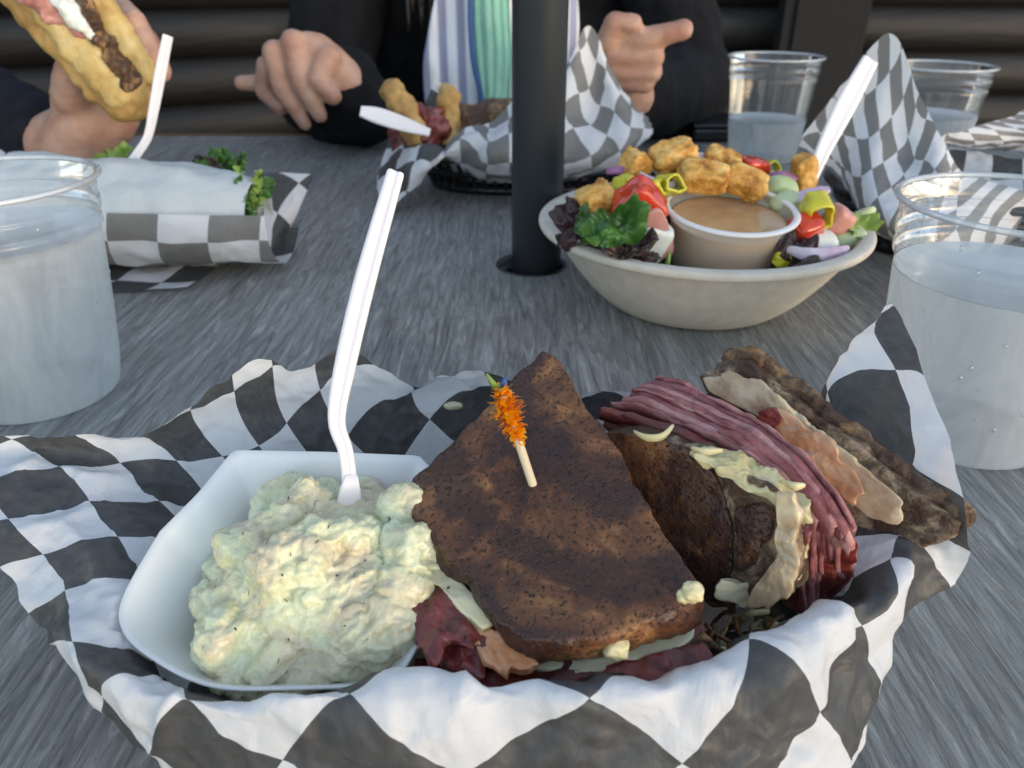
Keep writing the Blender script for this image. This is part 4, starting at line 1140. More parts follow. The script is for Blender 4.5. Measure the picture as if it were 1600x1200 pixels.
# bed of leaves
def leaf(c, size, nrm, mat, label, seed, rz=0, frill=.3, name='lettuce_leaf', cat='lettuce', group='lettuce leaves in the salad', curl=.6):
    """one crumpled leaf with a frilled outline and a midrib"""
    n, m_ = 72, 16
    nrm = V(nrm).normalized(); q = nrm.to_track_quat('Z', 'Y'); q = q @ Matrix.Rotation(rz, 3, 'Z').to_quaternion()
    rows = []
    for j in range(m_):
        s = (j + .01) / (m_ - 1)
        row = []
        for i in range(n):
            a = 2 * math.pi * i / n
            r = size * (1 + .22 * math.sin(2 * a + seed) + .16 * noise.noise(V((math.cos(a) * 2, math.sin(a) * 2, seed))) + .06 * s * math.sin(9 * a + seed * 2))
            x, y = r * s * math.cos(a), r * s * .75 * math.sin(a)
            z = size * (curl * (x * x / size / size) * (1 if seed % 2 else .3) + frill * s * s * s * (1.5 * noise.noise(V((math.cos(a) * 3.4, math.sin(a) * 3.4, seed * 1.7))) + .5 * noise.noise(V((math.cos(a) * 8, math.sin(a) * 8, seed)))) + .50 * noise.noise(V((x / size * 1.6, y / size * 1.6, seed * 3.1))) + .16 * noise.noise(V((x / size * 6, y / size * 6, seed * 3.1))))
            z -= size * .10 * math.exp(-(y / size * 9) ** 2)
            row.append(q @ V((x, y, z)))
        rows.append(row)
    o = grid_mesh(name, rows, mat, None, closed=True); o.location = c
    solidify(o, .0005); subsurf(o, 1)
    tag(o, label, cat, group); return o

leaf((0.0539,0.395,0.07), .0165, (-.1, -.75, .5), M['lettuce'], 'bright green curled leaf below the front left crouton', 3, .8)
leaf((0.0436,0.41,0.0672), .0130, (.3, -.6, .6), M['lettuce'], 'smaller green leaf tucked behind the curled front leaf', 4, 2.0)
leaf((0.0326,0.425,0.0627), .0150, (-.7, -.5, .5), M['lettuce_red'], 'dark purplish leaf standing at the left inside wall of the bowl', 6, 1.5)
leaf((0.0631,0.395,0.0595), .0125, (-.2, -.5, .8), M['lettuce_red'], 'dark red leaf lying low behind the front rim of the bowl', 8, .4)
leaf((0.0729,0.4,0.0543), .0110, (.2, -.4, .8), M['lettuce_red'], 'dark red leaf left of the sauce cup near the rim', 9, 1.4)
leaf((0.1581,0.405,0.0526), .0150, (.1, -.5, .9), M['lettuce_red'], 'dark red leaf right of the sauce cup under the onion slice', 12, .9)
leaf((0.2055,0.44,0.0525), .0135, (.4, -.6, .5), M['lettuce_pale'], 'pale green leaf tip rising over the right rim of the bowl', 5, .3, name='lettuce_leaf')
random.seed(31)
lw = []
for k in range(26):   # the leaves packed underneath, glimpsed between the toppings
    a = random.uniform(0, 6.28); r = random.uniform(0, .070)
    x, y = BX + r * math.cos(a), BY + r * math.sin(a)
    if (x - DC.x) ** 2 + (y - DC.y) ** 2 < .043 ** 2: continue
    z = .040 + .012 * (1 - (r / .08) ** 2) + random.uniform(-.006, .004)
    leaf((x, y, z), random.uniform(.014, .020), (random.uniform(-.5, .5), random.uniform(-.7, .2), 1), M[random.choice(['lettuce', 'lettuce', 'lettuce_red', 'lettuce_pale'])],
         'leaf of the mixed bed packed under the salad toppings', 20 + k, random.uniform(0, 6), group='leaf bed under the toppings')
bedr = [(0.0, .044), (.03, .044), (.055, .041), (.072, .034), (.078, .026), (.06, .008), (.0, .006)]
o = lathe('leaf_bed', bedr, M['lettuce'], None, 72, (BX, BY + .006, 0))
for v in o.data.vertices:
    dd = V((v.co.x - DC.x, v.co.y - DC.y))
    v.co.z += .004 * fbm(v.co, 90, 3, 4)
    if dd.length < .038: v.co.z = min(v.co.z, .022)
tag(o, 'chopped greens filling the bottom of the bowl', 'greens', kind='stuff')

GC = 'croutons on the salad'
def crouton(c, d, rot, label, seed):
    d = [x_ * .9 for x_ in d]; o = chunk('crouton', c, d, rot, M['crouton'], None, .12, 1.1, seed, 5, 12); tag(o, label, 'crouton', GC)
    for v in o.data.vertices: v.co += v.normal * (.0011 * fbm(v.co, 300, 4, seed))
crouton((0.0967,0.47,0.0912), (.0155, .010, .0085), (.35, -.25, .3), 'biggest golden crouton at the top of the salad heap', 1)
crouton((0.0738,0.468,0.086), (.0088, .009, .0092), (.3, .4, .5), 'brown crouton left of the topmost one', 2)
crouton((0.1121,0.452,0.0829), (.0155, .010, .0085), (.5, .12, -.1), 'darker speckled crouton just behind the sauce cup', 3)
crouton((0.1285,0.478,0.0857), (.0120, .009, .0080), (.2, .25, -.4), 'golden crouton between the topmost one and the tomato at the back', 4)
crouton((0.1367,0.455,0.0788), (.0145, .009, .0078), (.5, .35, -.2), 'oval crouton above the right side of the sauce cup', 5)
crouton((0.0477,0.43,0.0738), (.0115, .010, .0105), (.25, -.35, .25), 'crouton with a pale crust at the left above the green leaf', 6)
crouton((0.1788,0.475,0.079), (.0072, .008, .0130), (.1, -.25, .2), 'narrow upright crouton near the fork at the right', 7)
GT = 'tomato chunks in the salad'
def veg(name, c, d, rot, mat, label, cat, seed, group=None, power=3.2, amp=.12, fr=1.1):
    o = chunk(name, c, d, rot, M[mat], None, amp, fr, seed, power, 9); tag(o, label, cat, group); return o
veg('tomato_chunk', (0.0707,0.42,0.0747), (.0130, .010, .0120), (.4, .75, .2), 'tomato', 'large red tomato wedge left of the sauce cup', 'tomato', 1, GT, 7)
veg('tomato_chunk', (0.1515,0.49,0.0795), (.0080, .008, .0060), (.1, .1, .3), 'tomato', 'dark red tomato cube at the back beside the croutons', 'tomato', 2, GT, 6)
veg('tomato_chunk', (0.1662,0.425,0.0605), (.0095, .008, .0075), (.5, -.3, .3), 'tomato', 'bright orange red tomato piece at the right of the sauce cup', 'tomato', 3, GT, 4)
veg('tomato_chunk', (0.19,0.44,0.0601), (.0080, .007, .0085), (.2, .5, .3), 'ham', 'brownish red tomato piece under the pepper curl', 'tomato', 4, GT, 4)
GE = 'pale pieces of egg in the salad'
veg('egg_piece', (0.0743,0.408,0.0599), (.0098, .009, .0105), (.2, .3, .2), 'egg', 'white cube of egg beside the ham, left of the sauce cup', 'egg', 5, GE, 7)
veg('egg_piece', (0.1739,0.425,0.0522), (.0115, .010, .0065), (.3, .1, .2), 'egg', 'white piece of egg under the orange red tomato', 'egg', 6, GE, 3)
veg('ham_strip', (0.0782,0.402,0.0643), (.0070, .0022, .0155), (.15, -.45, .1), 'ham', 'pink strip of ham leaning on the sauce cup', 'ham', 7)
GK = 'cucumber pieces in the salad'
veg('cucumber_piece', (0.1621,0.465,0.0714), (.0095, .008, .0085), (.3, .3, .2), 'cucumber', 'pale green cucumber chunk behind the sauce cup', 'cucumber', 8, GK, 3)
veg('cucumber_piece', (0.1619,0.45,0.0676), (.0090, .007, .0065), (.3, -.3, .2), 'cucumber', 'whitish cucumber chunk touching the one behind the sauce cup', 'cucumber', 9, GK, 3)
veg('cucumber_piece', (0.1974,0.44,0.0497), (.0115, .008, .0065), (.4, -.2, .2), 'cucumber', 'cucumber slice lying by the right rim of the bowl', 'cucumber', 10, GK, 3)
veg('cucumber_piece', (0.2055,0.455,0.0529), (.0165, .004, .0055), (.2, -.62, .2), 'cucumber', 'pointed green cucumber wedge rising over the right rim', 'cucumber', 11, GK, 2.6)

def ribbon(name, pts, wd, mat, label, cat, group=None, th=.0016, side=(0, .4, 1), n=30, tp=.15):
    P = smooth_path(pts, n); rows = []
    for i, p_ in enumerate(P):
        s = V(side).normalized() * wd * (tp + (1 - tp) * math.sin(math.pi * (i + .5) / n) ** .6)
        rows.append([p_ + s * (k / 5 - .5) + V((0, -.18 * wd * (1 - (2 * k / 5 - 1) ** 2), 0)) + V((0, 0, .0004 * noise.noise(p_ * 300))) for k in range(6)])
    o = grid_mesh(name, rows, M[mat], None); solidify(o, th); subsurf(o, 1); tag(o, label, cat, group); return o
GO = 'red onion slices in the salad'
ribbon('onion_slice', [(0.0573,0.47,0.0817),(0.0632,0.465,0.0836),(0.0704,0.462,0.0836)], .005, 'onion_skin', 'purple onion end at the far left of the heap', 'onion', GO)
ribbon('onion_slice', [(0.0746,0.452,0.0844),(0.0798,0.448,0.0816),(0.089,0.446,0.0792),(0.0949,0.448,0.0794)], .006, 'onion', 'thin onion arc under the topmost crouton', 'onion', GO)
ribbon('onion_slice', [(0.1061,0.48,0.0864),(0.1137,0.48,0.0879),(0.1207,0.48,0.0887)], .006, 'onion', 'lilac onion peeking between two croutons', 'onion', GO)
ribbon('onion_slice', [(0.1535,0.475,0.0751),(0.1619,0.472,0.0785),(0.1732,0.47,0.0771)], .006, 'onion_skin', 'purple edged onion arc left of the upright crouton', 'onion', GO)
ribbon('onion_slice', [(0.165,0.447,0.0707),(0.173,0.445,0.0742),(0.1844,0.447,0.0767)], .009, 'onion', 'lilac onion piece above the pepper curl', 'onion', GO, side=(0, .8, .6))
ribbon('onion_slice', [(0.151,0.408,0.0541),(0.1613,0.402,0.0525),(0.1757,0.405,0.0522),(0.1871,0.412,0.0528)], .008, 'onion', 'long white onion slice along the right front rim', 'onion', GO)
GPp = 'yellow banana peppers in the salad'
def pepper(c, r, rot, label, seed, h=.009):
    n, m_ = 40, 8; e = Matrix.Rotation(rot[2], 3, 'Z') @ Matrix.Rotation(rot[1], 3, 'Y') @ Matrix.Rotation(rot[0], 3, 'X')
    rows = []
    for j in range(m_):
        f = j / (m_ - 1)
        rows.append([e @ V((r * (1 + .9 * noise.noise(V((math.cos(a) * 1.1, math.sin(a) * 1.1, seed * 2.3 + f * 1.4)))) * math.cos(a) * (1 - .25 * f), r * .8 * (1 + .1 * math.sin(5 * a)) * math.sin(a) * (1 - .25 * f), (f - .5) * h)) for a in [2 * math.pi * i / n for i in range(n)]])
    o = grid_mesh('pepper_ring', rows, M['pepper'], None, closed=True); o.location = c; solidify(o, .0018); subsurf(o, 1)
    tag(o, label, 'pepper', GPp)
pepper((0.1744,0.432,0.0681), .0110, (1.9, .35, .3), 'large olive yellow pepper curl at the right of the sauce cup', 2, .014)
pepper((0.0914,0.44,0.0814), .0072, (1.2, .3, .2), 'bright yellow pepper right behind the sauce cup rim', 3, .010)
pepper((0.0821,0.436,0.0795), .0070, (1.0, .5, .9), 'greenish yellow pepper between the tomato wedge and the brightest pepper', 5)
pepper((0.0667,0.44,0.0796), .0085, (1.4, .2, .4), 'greenish yellow pepper between the left crouton and the tomato', 6)
pepper((0.1642,0.492,0.079), .0055, (1.2, .2, .4), 'small yellow green pepper bit beside the back tomato cube', 7, .006)
pepper((0.1489,0.405,0.0489), .0050, (.6, .2, .4), 'small yellow pepper scrap right under the sauce cup', 8, .005)
pepper((0.0641,0.408,0.0696), .0045, (1.2, .2, .4), 'tiny orange yellow pepper bit below the tomato wedge', 9, .006)
ribbon('lettuce_rib', [(0.0839,0.393,0.0566),(0.0834,0.392,0.0523),(0.0826,0.393,0.0484)], .006, 'lettuce_pale', 'pale green lettuce rib standing left of the sauce cup', 'lettuce')

# ================================================================== OTHER BASKETS ON THE TABLE
utensil('plastic_fork', 'white plastic fork handle leaning on the tall pointed paper behind the salad', 'fork',
        [(0.1939,0.5,0.0691), (0.201,0.505,0.0891), (0.2138,0.515,0.1148), (0.2275,0.525,0.1395)], [.0075, .010, .013, .010], (1, .2, .3))
utensil('plastic_knife', 'white plastic utensil sticking out left from the basket behind the pole', 'knife',
        [(-0.0721,0.7,0.0627), (-0.095,0.698,0.0706), (-0.1164,0.696,0.0779), (-0.1307,0.694,0.0819)], [.006, .012, .013, .008], (0, .5, 1), group=None)
# food in the centre basket
cf = empty('open_sandwich', (.0, .775, .0095)); tag(cf, 'toasted bread ends and red meat showing above the paper behind the pole', 'sandwich')
def rl(q, t): return V(q) - t.location
o = fused('bread_end', [('c', (-0.1085,0.735,0.0926), .011, (-0.0969,0.725,0.076), .012), ('c', (-0.0969,0.725,0.076), .012, (-0.0849,0.725,0.0536), .012), ('b', (-0.0986,0.728,0.0892), (.006, .006, .005))], .0018, 3, M['bun'], amp=.004, fr=70, seed=2)
o.data.transform(Matrix.Translation(-cf.location)); o.parent = cf
o = fused('bread_end', [('c', (-0.0587,0.745,0.0868), .011, (-0.0592,0.74,0.0652), .012), ('c', (-0.0592,0.74,0.0652), .012, (-0.0565,0.735,0.0489), .012)], .0018, 3, M['bun'], amp=.004, fr=70, seed=5)
o.data.transform(Matrix.Translation(-cf.location)); o.parent = cf
o = fused('meat', [('c', (-0.0849,0.735,0.0716), .010, (-0.0646,0.73,0.0584), .012), ('c', (-0.0698,0.73,0.0724), .009, (-0.0773,0.725,0.0536), .012), ('b', (-0.0956,0.74,0.0508), (.02, .01, .02))], .0018, 2, M['meat_wet'], amp=.004, fr=80, seed=6)
o.data.transform(Matrix.Translation(-cf.location)); o.parent = cf
o = fused('bread_base', [('c', (-0.0453,0.755,0.0626), .016, (0.0,0.765,0.0679), .016), ('c', (-0.0604,0.745,0.044), .02, (0.037,0.76,0.0411), .02)], .0025, 3, M['crust'], amp=.003, fr=60, seed=8)
o.data.transform(Matrix.Translation(-cf.location)); o.parent = cf
def sheet_paper(name, corners, label, mat='paper', wr=.003, seed=0, sc=.85, n=60, uvrot=0):
    """piece of deli paper from four corners (bl, br, tr, tl), creased"""
    a, b, c_, d = [V(q) for q in corners]; rows = []; uv = []
    W_ = ((b - a).length + (c_ - d).length) / 2; H_ = ((d - a).length + (c_ - b).length) / 2
    nn = (b - a).cross(d - a).normalized()
    for j in range(n):
        g = j / (n - 1); row = []
        for i in range(n):
            f = i / (n - 1); q = a.lerp(b, f).lerp(d.lerp(c_, f), g)
            q = q + nn * wr * (1.4 * fbm(q, 22, 2, seed) + .6 * (crease(q, 30, seed) - .5))
            row.append(q); x, y = f * W_ * sc, g * H_ * sc
            uv.append((x * math.cos(uvrot) - y * math.sin(uvrot), x * math.sin(uvrot) + y * math.cos(uvrot)))
        rows.append(row)
    o = grid_mesh(name, rows, M[mat], None, uvs=uv); tag(o, label, 'deli paper', GP); return o
sheet_paper('folded_paper', [(-0.0906,0.752,0.0573),(-0.0533,0.752,0.0515),(-0.0524,0.756,0.0853),(-0.0709,0.758,0.1007)], 'small folded corner of checked paper between the two bread ends', seed=3, wr=.0015)

# left serving: wrapped sandwich lying on checked paper
wp = empty('wrapped_sandwich', (-.235, .545, .004)); tag(wp, 'sandwich rolled in plain white waxed paper behind the left cup', 'wrapped sandwich')
ax = [(-.345, .535, .045), (-.30, .530, .044), (-.25, .528, .043), (-.205, .530, .040), (-.178, .533, .036)]
rr = [.040, .040, .039, .036, .030]
P = smooth_path(ax, 50); Rr = [x.x for x in smooth_path([(r, 0, 0) for r in rr], 50)]
rows = []
for i, p_ in enumerate(P):
    row = []
    for k in range(72):
        a = 2 * math.pi * k / 72
        q = V((p_.x + .008 * math.sin(a) * 0, p_.y + Rr[i] * 1.05 * math.cos(a), p_.z + Rr[i] * .82 * math.sin(a)))
        q += V((0, math.cos(a), math.sin(a))) * (.0030 * fbm(q, 30, 3, 3) + .0016 * (crease(q, 36, 4) - .5))
        row.append(q - wp.location)
    rows.append(row)
solidify(grid_mesh('waxed_wrap', rows, M['wrap'], wp, closed=True), .0005)
random.seed(12)
for k in range(18):
    a = random.uniform(-.3, 3.4); r = random.uniform(.006, .026)
    c = V((-.180 + random.uniform(-.012, .010), .533 + r * math.cos(a), .040 + r * math.sin(a)))
    q = leaf(c - wp.location, random.uniform(.007, .012), (1, random.uniform(-.6, .3), random.uniform(-.2, .8)), M['lettuce' if k % 3 else 'lettuce_pale'], None, 60 + k, random.uniform(0, 6), group=None, cat=None, frill=.45)
    q.parent = wp
for k in range(10):
    c = V((-0.2115,0.56,0.0655)) + V((random.uniform(-.016, .016), random.uniform(-.01, .01), random.uniform(-.006, .003)))
    q = leaf(c - wp.location, random.uniform(.006, .009), (random.uniform(-.5, .5), -.6, .5), M['lettuce' if k % 3 else 'lettuce_red'], None, 90 + k, random.uniform(0, 6), group=None, cat=None, frill=.5)
    q.parent = wp
# checked sheet that wraps under and up the front of the roll
rows, uv = [], []
nU, nV = 110, 70
for j in range(nV):
    g = j / (nV - 1); a = R(-168 + g * 150) if False else R(-12 - (1 - g) * 150)
    row = []
    for i in range(nU):
        f = i / (nU - 1); x = -.40 + f * (.40 - .160)
        if x > -.19: sq = 1 - (x + .19) * 3.0
        else: sq = 1
        r = .0445 * sq
        ang = R(185 + g0) if False else R(192 + 0 * g) 
        # arc from the front top edge down and beneath to the back
        th = R(168 + g * 150 + (1 - f) * -8)
        cy, cz = .531, .0420
        q = V((x, cy + r * 1.08 * math.cos(th), cz + r * .86 * math.sin(th)))
        q += V((0, math.cos(th), math.sin(th))) * (.0030 * fbm(q, 26, 3, 8) + .0020 * (crease(q, 24, 2) - .5))
        q.z = max(q.z, .0015)
        row.append(q); uv.append((x * .85 + .02 * g, g * .100 + .009))
    rows.append(row)
o = grid_mesh('wrapping_paper', rows, M['paper'], None, uvs=uv); tag(o, 'checked deli paper folded round the front of the white wrapped sandwich', 'deli paper', GP)
sheet_paper('wrapping_paper', [(-0.1726,0.5316,0.012),(-0.171,0.5742,0.012),(-0.1513,0.585,0.0519),(-0.2003,0.6,0.0518)], 'free corner of checked paper right of the wrapped sandwich', seed=5, wr=.004, uvrot=.6)
sheet_paper('wrapping_paper', [(-.40, .47, .006), (-.215, .478, .0035), (-.205, .56, .0025), (-.40, .56, .004)], 'folded bottom layer of checked paper lying on the table under the wrapped sandwich', seed=7, wr=.0015, uvrot=.1)
sheet_paper('wrapping_paper', [(-0.469,0.62,0.0502),(-0.3034,0.6,0.0547),(-0.3395,0.64,0.0555),(-0.481,0.66,0.0912)], 'sloping edge of checked paper behind the left cup', seed=9, wr=.003, uvrot=.1)
o = leaf((-0.2925,0.575,0.0668), .013, (.1, -.7, .6), M['lettuce_pale'], 'frilly yellow green lettuce beside the leaning fork at the left', 14, .4, frill=.5)
utensil('plastic_fork', 'white plastic fork leaning in the wrapped sandwich at the left', 'fork',
        [(-0.2738,0.555,0.0648), (-0.2674,0.557,0.0725), (-0.2568,0.558,0.085), (-0.2489,0.56,0.1041), (-0.2408,0.563,0.1265), (-0.2316,0.566,0.1503)], [.008, .0052, .0048, .0058, .0066, .0056], (1, .2, .2))
# dark object beside the far cup
tr = empty('black_tray', (0.2977,1.0102,0.0)); tag(tr, 'flat black object lying beside the far cup at the back of the table', 'tray')
tr.location.z = .001
box('tray_body', (-.075, -.035, 0), (.055, .05, .016), M['black_plastic'], tr, .004)
box('tray_lid', (-.076, -.036, .0165), (.056, .051, .021), M['black_plastic'], tr, .002)

# ================================================================== PEOPLE
def head(cx, cy, cz, yaw=0):
    """parts of a head centred at the skull, facing -y turned by yaw"""
    rz = Matrix.Rotation(yaw, 3, 'Z')
    g = lambda x, y, z: tuple(rz @ V((x, y, z)) + V((cx, cy, cz)))
    return [('b', g(0, .012, .02), (.074, .092, .090)), ('b', g(0, -.022, -.045), (.052, .060, .062)), ('c', g(0, -.082, .0), .010, g(0, -.102, -.030), .013),
            ('b', g(0, -.075, -.062), (.024, .012, .008)), ('b', g(0, -.060, -.100), (.024, .022, .018)),
            ('b', g(-.078, .012, -.010), (.010, .018, .030)), ('b', g(.078, .012, -.010), (.010, .018, .030)),
            ('b', g(-.030, -.070, .016), (.020, .014, .010)), ('b', g(.030, -.070, .016), (.020, .014, .010)),
            ('c', g(0, .02, -.06), .052, g(0, .035, -.15), .058)], g

def person(name, label, base, hip, chest, hd, arms, hands, jacket_parts, jacket_mat, yaw=0, legs=()):
    t = empty(name, base); tag(t, label, 'person')
    hp, g = head(*hd, yaw)
    parts = list(hp) + [('c', V(hd[:3]) + V((0, .035, -.13)), .058, chest, .095), ('c', chest, .12, hip, .135)]
    for a in arms:
        for (p0, r0), (p1, r1) in zip(a, a[1:]): parts.append(('c', p0, r0, p1, r1))
    for l in legs:
        for (p0, r0), (p1, r1) in zip(l, l[1:]): parts.append(('c', p0, r0, p1, r1))
    parts += hands
    o = fused('body', parts, .0031, 2, M['skin'], amp=.0007, fr=90)
    o.data.transform(Matrix.Translation(-t.location)); o.parent = t
    j = fused('jacket', jacket_parts, .006, 4, jacket_mat, amp=.008, fr=14, seed=3)
    j.data.transform(Matrix.Translation(-t.location)); j.parent = t
    tr = []
    for l in legs:
        for (p0, r0), (p1, r1) in zip(l[:-1], l[1:-1]): tr.append(('c', p0, r0 + .014, p1, r1 + .014))
    tr.append(('c', hip, .150, V(hip) + V((0, -.02, -.02)), .148))
    j = fused('trousers', tr, .008, 3, M['denim'], amp=.006, fr=12)
    j.data.transform(Matrix.Translation(-t.location)); j.parent = t
    for l in legs:
        f = V(l[-1][0]); s = fused('shoe', [('c', f + V((0, .05, -.012)), .040, f + V((0, -.12, -.022)), .034)], .006, 3, M['black_plastic'])
        s.data.transform(Matrix.Translation(-t.location)); s.parent = t
    hc = V(hd[:3])
    hair = [('b', g(0, .030, .040), (.086, .094, .092)), ('c', g(-.075, .035, .02), .030, g(-.10, .02, -.20), .028), ('c', g(.075, .035, .02), .030, g(.10, .02, -.20), .028), ('c', g(0, .08, 0), .055, g(0, .10, -.2), .05)]
    h = fused('hair', hair, .005, 3, M['hair'], amp=.004, fr=60)
    h.data.transform(Matrix.Translation(-t.location)); h.parent = t
    for sx in (-.030, .030):
        e = chunk('eye', V(g(sx, -.084, .010)) - t.location, (.011, .006, .006), (0, 0, yaw), M['egg'], t, 0, 1, 1, 2, 6)
        chunk('iris', V(g(sx, -.0895, .010)) - t.location, (.0045, .002, .0045), (0, 0, yaw), M['hair'], t, 0, 1, 1, 2, 5)
    return t

# ---- the person facing the camera across the table
LW, RW = V((-0.1828,0.9,0.08)), V((0.1312,0.9,0.0654))
cch, chip = V((-.03, 1.20, .20)), V((-.03, 1.27, -.20))
LE, RE = V((-.245, 1.06, .045)), V((.235, 1.08, .050))
LS, RS = V((-.20, 1.22, .285)), V((.16, 1.22, .285))
handL = [('b', (-0.2106,0.885,0.1011), (.034, .024, .030), (0, .6, 0)),
         ('c', (-0.195,0.885,0.0998), .021, (-0.1777,0.9,0.0754), .023),
         ('c', (-0.2277,0.872,0.1221), .0135, (-0.2222,0.862,0.0846), .0110), ('c', (-0.2222,0.862,0.0846), .0112, (-0.207,0.866,0.0505), .0085),
         ('c', (-0.2503,0.876,0.1119), .0130, (-0.245,0.868,0.0775), .0105), ('c', (-0.245,0.868,0.0775), .0105, (-0.2261,0.872,0.0415), .0080),
         ('c', (-0.2633,0.89,0.0967), .0120, (-0.2718,0.892,0.0718), .0100), ('c', (-0.2718,0.892,0.0718), .0100, (-0.2527,0.885,0.0555), .0085),
         ('c', (-0.2616,0.905,0.0794), .0115, (-0.283,0.905,0.0781), .0090), ('c', (-0.283,0.905,0.0781), .0092, (-0.2982,0.902,0.0791), .0082),
         ('c', (-0.1932,0.87,0.1063), .0150, (-0.204,0.86,0.0874), .0115), ('c', (-0.204,0.86,0.0874), .0115, (-0.1901,0.862,0.0706), .0100),
         ('c', (-0.2285,0.875,0.1219), .0125, (-0.2117,0.885,0.103), .020), ('c', (-0.2515,0.88,0.1116), .012, (-0.2172,0.89,0.0961), .022)]
handR = [('b', (0.1177,0.87,0.1013), (.024, .024, .034), (0, .2, 0)),
         ('c', (0.1191,0.875,0.0913), .0215, RW, .0235),
         ('c', (0.1018,0.858,0.1196), .0140, (0.1335,0.842,0.1268), .0120), ('c', (0.1335,0.842,0.1268), .0120, (0.1699,0.836,0.1365), .0100),
         ('c', (0.0974,0.85,0.1238), .0130, (0.1018,0.842,0.1419), .0110), ('c', (0.1018,0.842,0.1419), .0110, (0.1203,0.838,0.1422), .0090),
         ('c', (0.102,0.85,0.1119), .0120, (0.144,0.842,0.1102), .0110), ('c', (0.144,0.842,0.1102), .0105, (0.1326,0.858,0.1038), .0100),
         ('c', (0.107,0.852,0.0982), .0115, (0.1445,0.846,0.0965), .0105), ('c', (0.1445,0.846,0.0965), .0105, (0.1305,0.86,0.0912), .0100),
         ('c', (0.1139,0.858,0.0864), .0105, (0.1383,0.85,0.0836), .0098)]
jk = [('c', cch, .135, chip, .150), ('c', LS, .070, RS, .070), ('c', LS + V((.03, 0, 0)), .085, chip + V((-.06, 0, 0)), .13), ('c', RS + V((-.03, 0, 0)), .085, chip + V((.06, 0, 0)), .13),
      ('c', LS, .066, LE, .058), ('c', LE, .058, LW + V((-.004, .02, -.004)), .044), ('c', LE + V((.03, -.05, -.02)), .045, LW + V((.02, .03, -.028)), .040),
      ('c', RS, .066, RE, .055), ('c', RE, .055, RW + V((.006, .030, -.006)), .046)]
legsC = [[((-.11, 1.27, -.27), .085), ((-.13, .86, -.24), .062), ((-.13, .90, FZ + .10), .042), ((-.13, .86, FZ + .05), .035)],
         [((.06, 1.27, -.27), .085), ((.09, .86, -.24), .062), ((.09, .90, FZ + .10), .042), ((.09, .86, FZ + .05), .035)]]
pc = person('person', 'person across the table in a black jacket, striped shirt and mint scarf, hands raised', (-.03, 1.2, FZ), chip, cch, (-.03, 1.19, .52),
       [[(LS, .05), (LE, .040), (LW, .026)], [(RS, .05), (RE, .040), (RW, .026)]], handL + handR, jk, M['jacket'], legs=legsC)
# striped shirt front
def shirt_mat():
    m = NT('white striped shirt'); co = m.co(scale=(1, 1, .10), rot=(0, R(6), 0))
    wv = m.n('TexWave', wave_type='BANDS', bands_direction='X'); wv.inputs['Scale'].default_value = 14; wv.inputs['Distortion'].default_value = .6
    m.l(co, wv.inputs[0])
    m.set(Base_Color=m.ramp(wv.outputs['Fac'], [(.25, (.30, .30, .42)), (.5, (.66, .66, .72)), (.8, (.80, .80, .84))]), Roughness=.85)
    m.bump(wv.outputs['Fac'], .003, .6); return m.m
M['shirt'] = shirt_mat()
def drape(name, cols, mat, par, seed, th=.003, wr=.004):
    """cloth between columns of points running down"""
    rows = []
    C_ = [smooth_path(c_, 50) for c_ in cols]
    for j in range(50):
        ln = smooth_path([c_[j] for c_ in C_], 40)
        rows.append([q + V((0, -wr * (.6 * math.sin(i * .75 + seed) + fbm(V((q.x * 3, q.y, q.z)), 14, 2, seed)), 0)) - par.location for i, q in enumerate(ln)])
    o = grid_mesh(name, rows, M[mat], par); solidify(o, th); return o
drape('shirt', [[(-0.0703,1.035,0.2356),(-0.0997,1.03,0.1284),(-0.1092,1.02,0.0787),(-0.1077,1.02,0.0179),(-0.1064,1.02,-0.022)], [(-0.0292,1.02,0.235),(-0.0382,1.01,0.1296),(-0.0405,1.0,0.0736),(-0.0416,1.0,0.0213),(-0.0408,1.0,-0.0178)],
                [(0.0292,1.02,0.235),(0.0382,1.01,0.1296),(0.0393,1.01,0.0724),(0.0404,1.01,0.0196),(0.0412,1.01,-0.0199)], [(0.0666,1.035,0.2356),(0.0805,1.03,0.1424),(0.078,1.03,0.085),(0.07,1.03,0.0162),(0.0672,1.03,-0.0241)]], 'shirt', pc, 1)
drape('scarf', [[(-0.0415,1.0,0.2341),(-0.0458,0.99,0.1576),(-0.044,0.985,0.0966),(-0.035,0.985,0.0462)], [(-0.0211,0.985,0.2334),(-0.0218,0.975,0.1581),(-0.0187,0.97,0.0981),(-0.0216,0.972,0.0438)], [(0.0,0.99,0.2336),(-0.0029,0.985,0.1578),(0.0,0.98,0.0971),(-0.0031,0.98,0.047)]], 'mint', pc, 4, wr=.003)
tube('scarf_trim', [q - pc.location for q in smooth_path([(-0.0427,0.995,0.2339),(-0.0477,0.983,0.1578),(-0.0459,0.977,0.0974),(-0.0369,0.977,0.0547),(-0.0402,0.975,0.0418)], 30)], .0032, M['blue'], pc, 8, .5)
random.seed(8)
for k in range(26):
    x = random.uniform(660, 738)
    a = V((-.085 + random.uniform(-.05, .035), 1.10, .45)); b = a + V((random.uniform(-.01, .02), -.055, -.28 - random.uniform(0, .05)))
    tube('hair_strand', [q - pc.location for q in smooth_path([a, a.lerp(b, .5) + V((0, -.02, 0)), b], 14)], [.007 * (1 - i / 15) + .0008 for i in range(14)], M['hair'], pc, 6, .5)
bench = empty('bench', (-.03, 1.33, FZ)); tag(bench, 'plain dark bench behind the table that the person in the black jacket sits on', 'bench')
box('seat', (-.7, -.16, .36), (.7, .16, .40), M['post'], bench, .004)
for sx in (-.6, .55): box('leg', (sx, -.14, 0), (sx + .05, .14, .3595), M['post'], bench, .003)

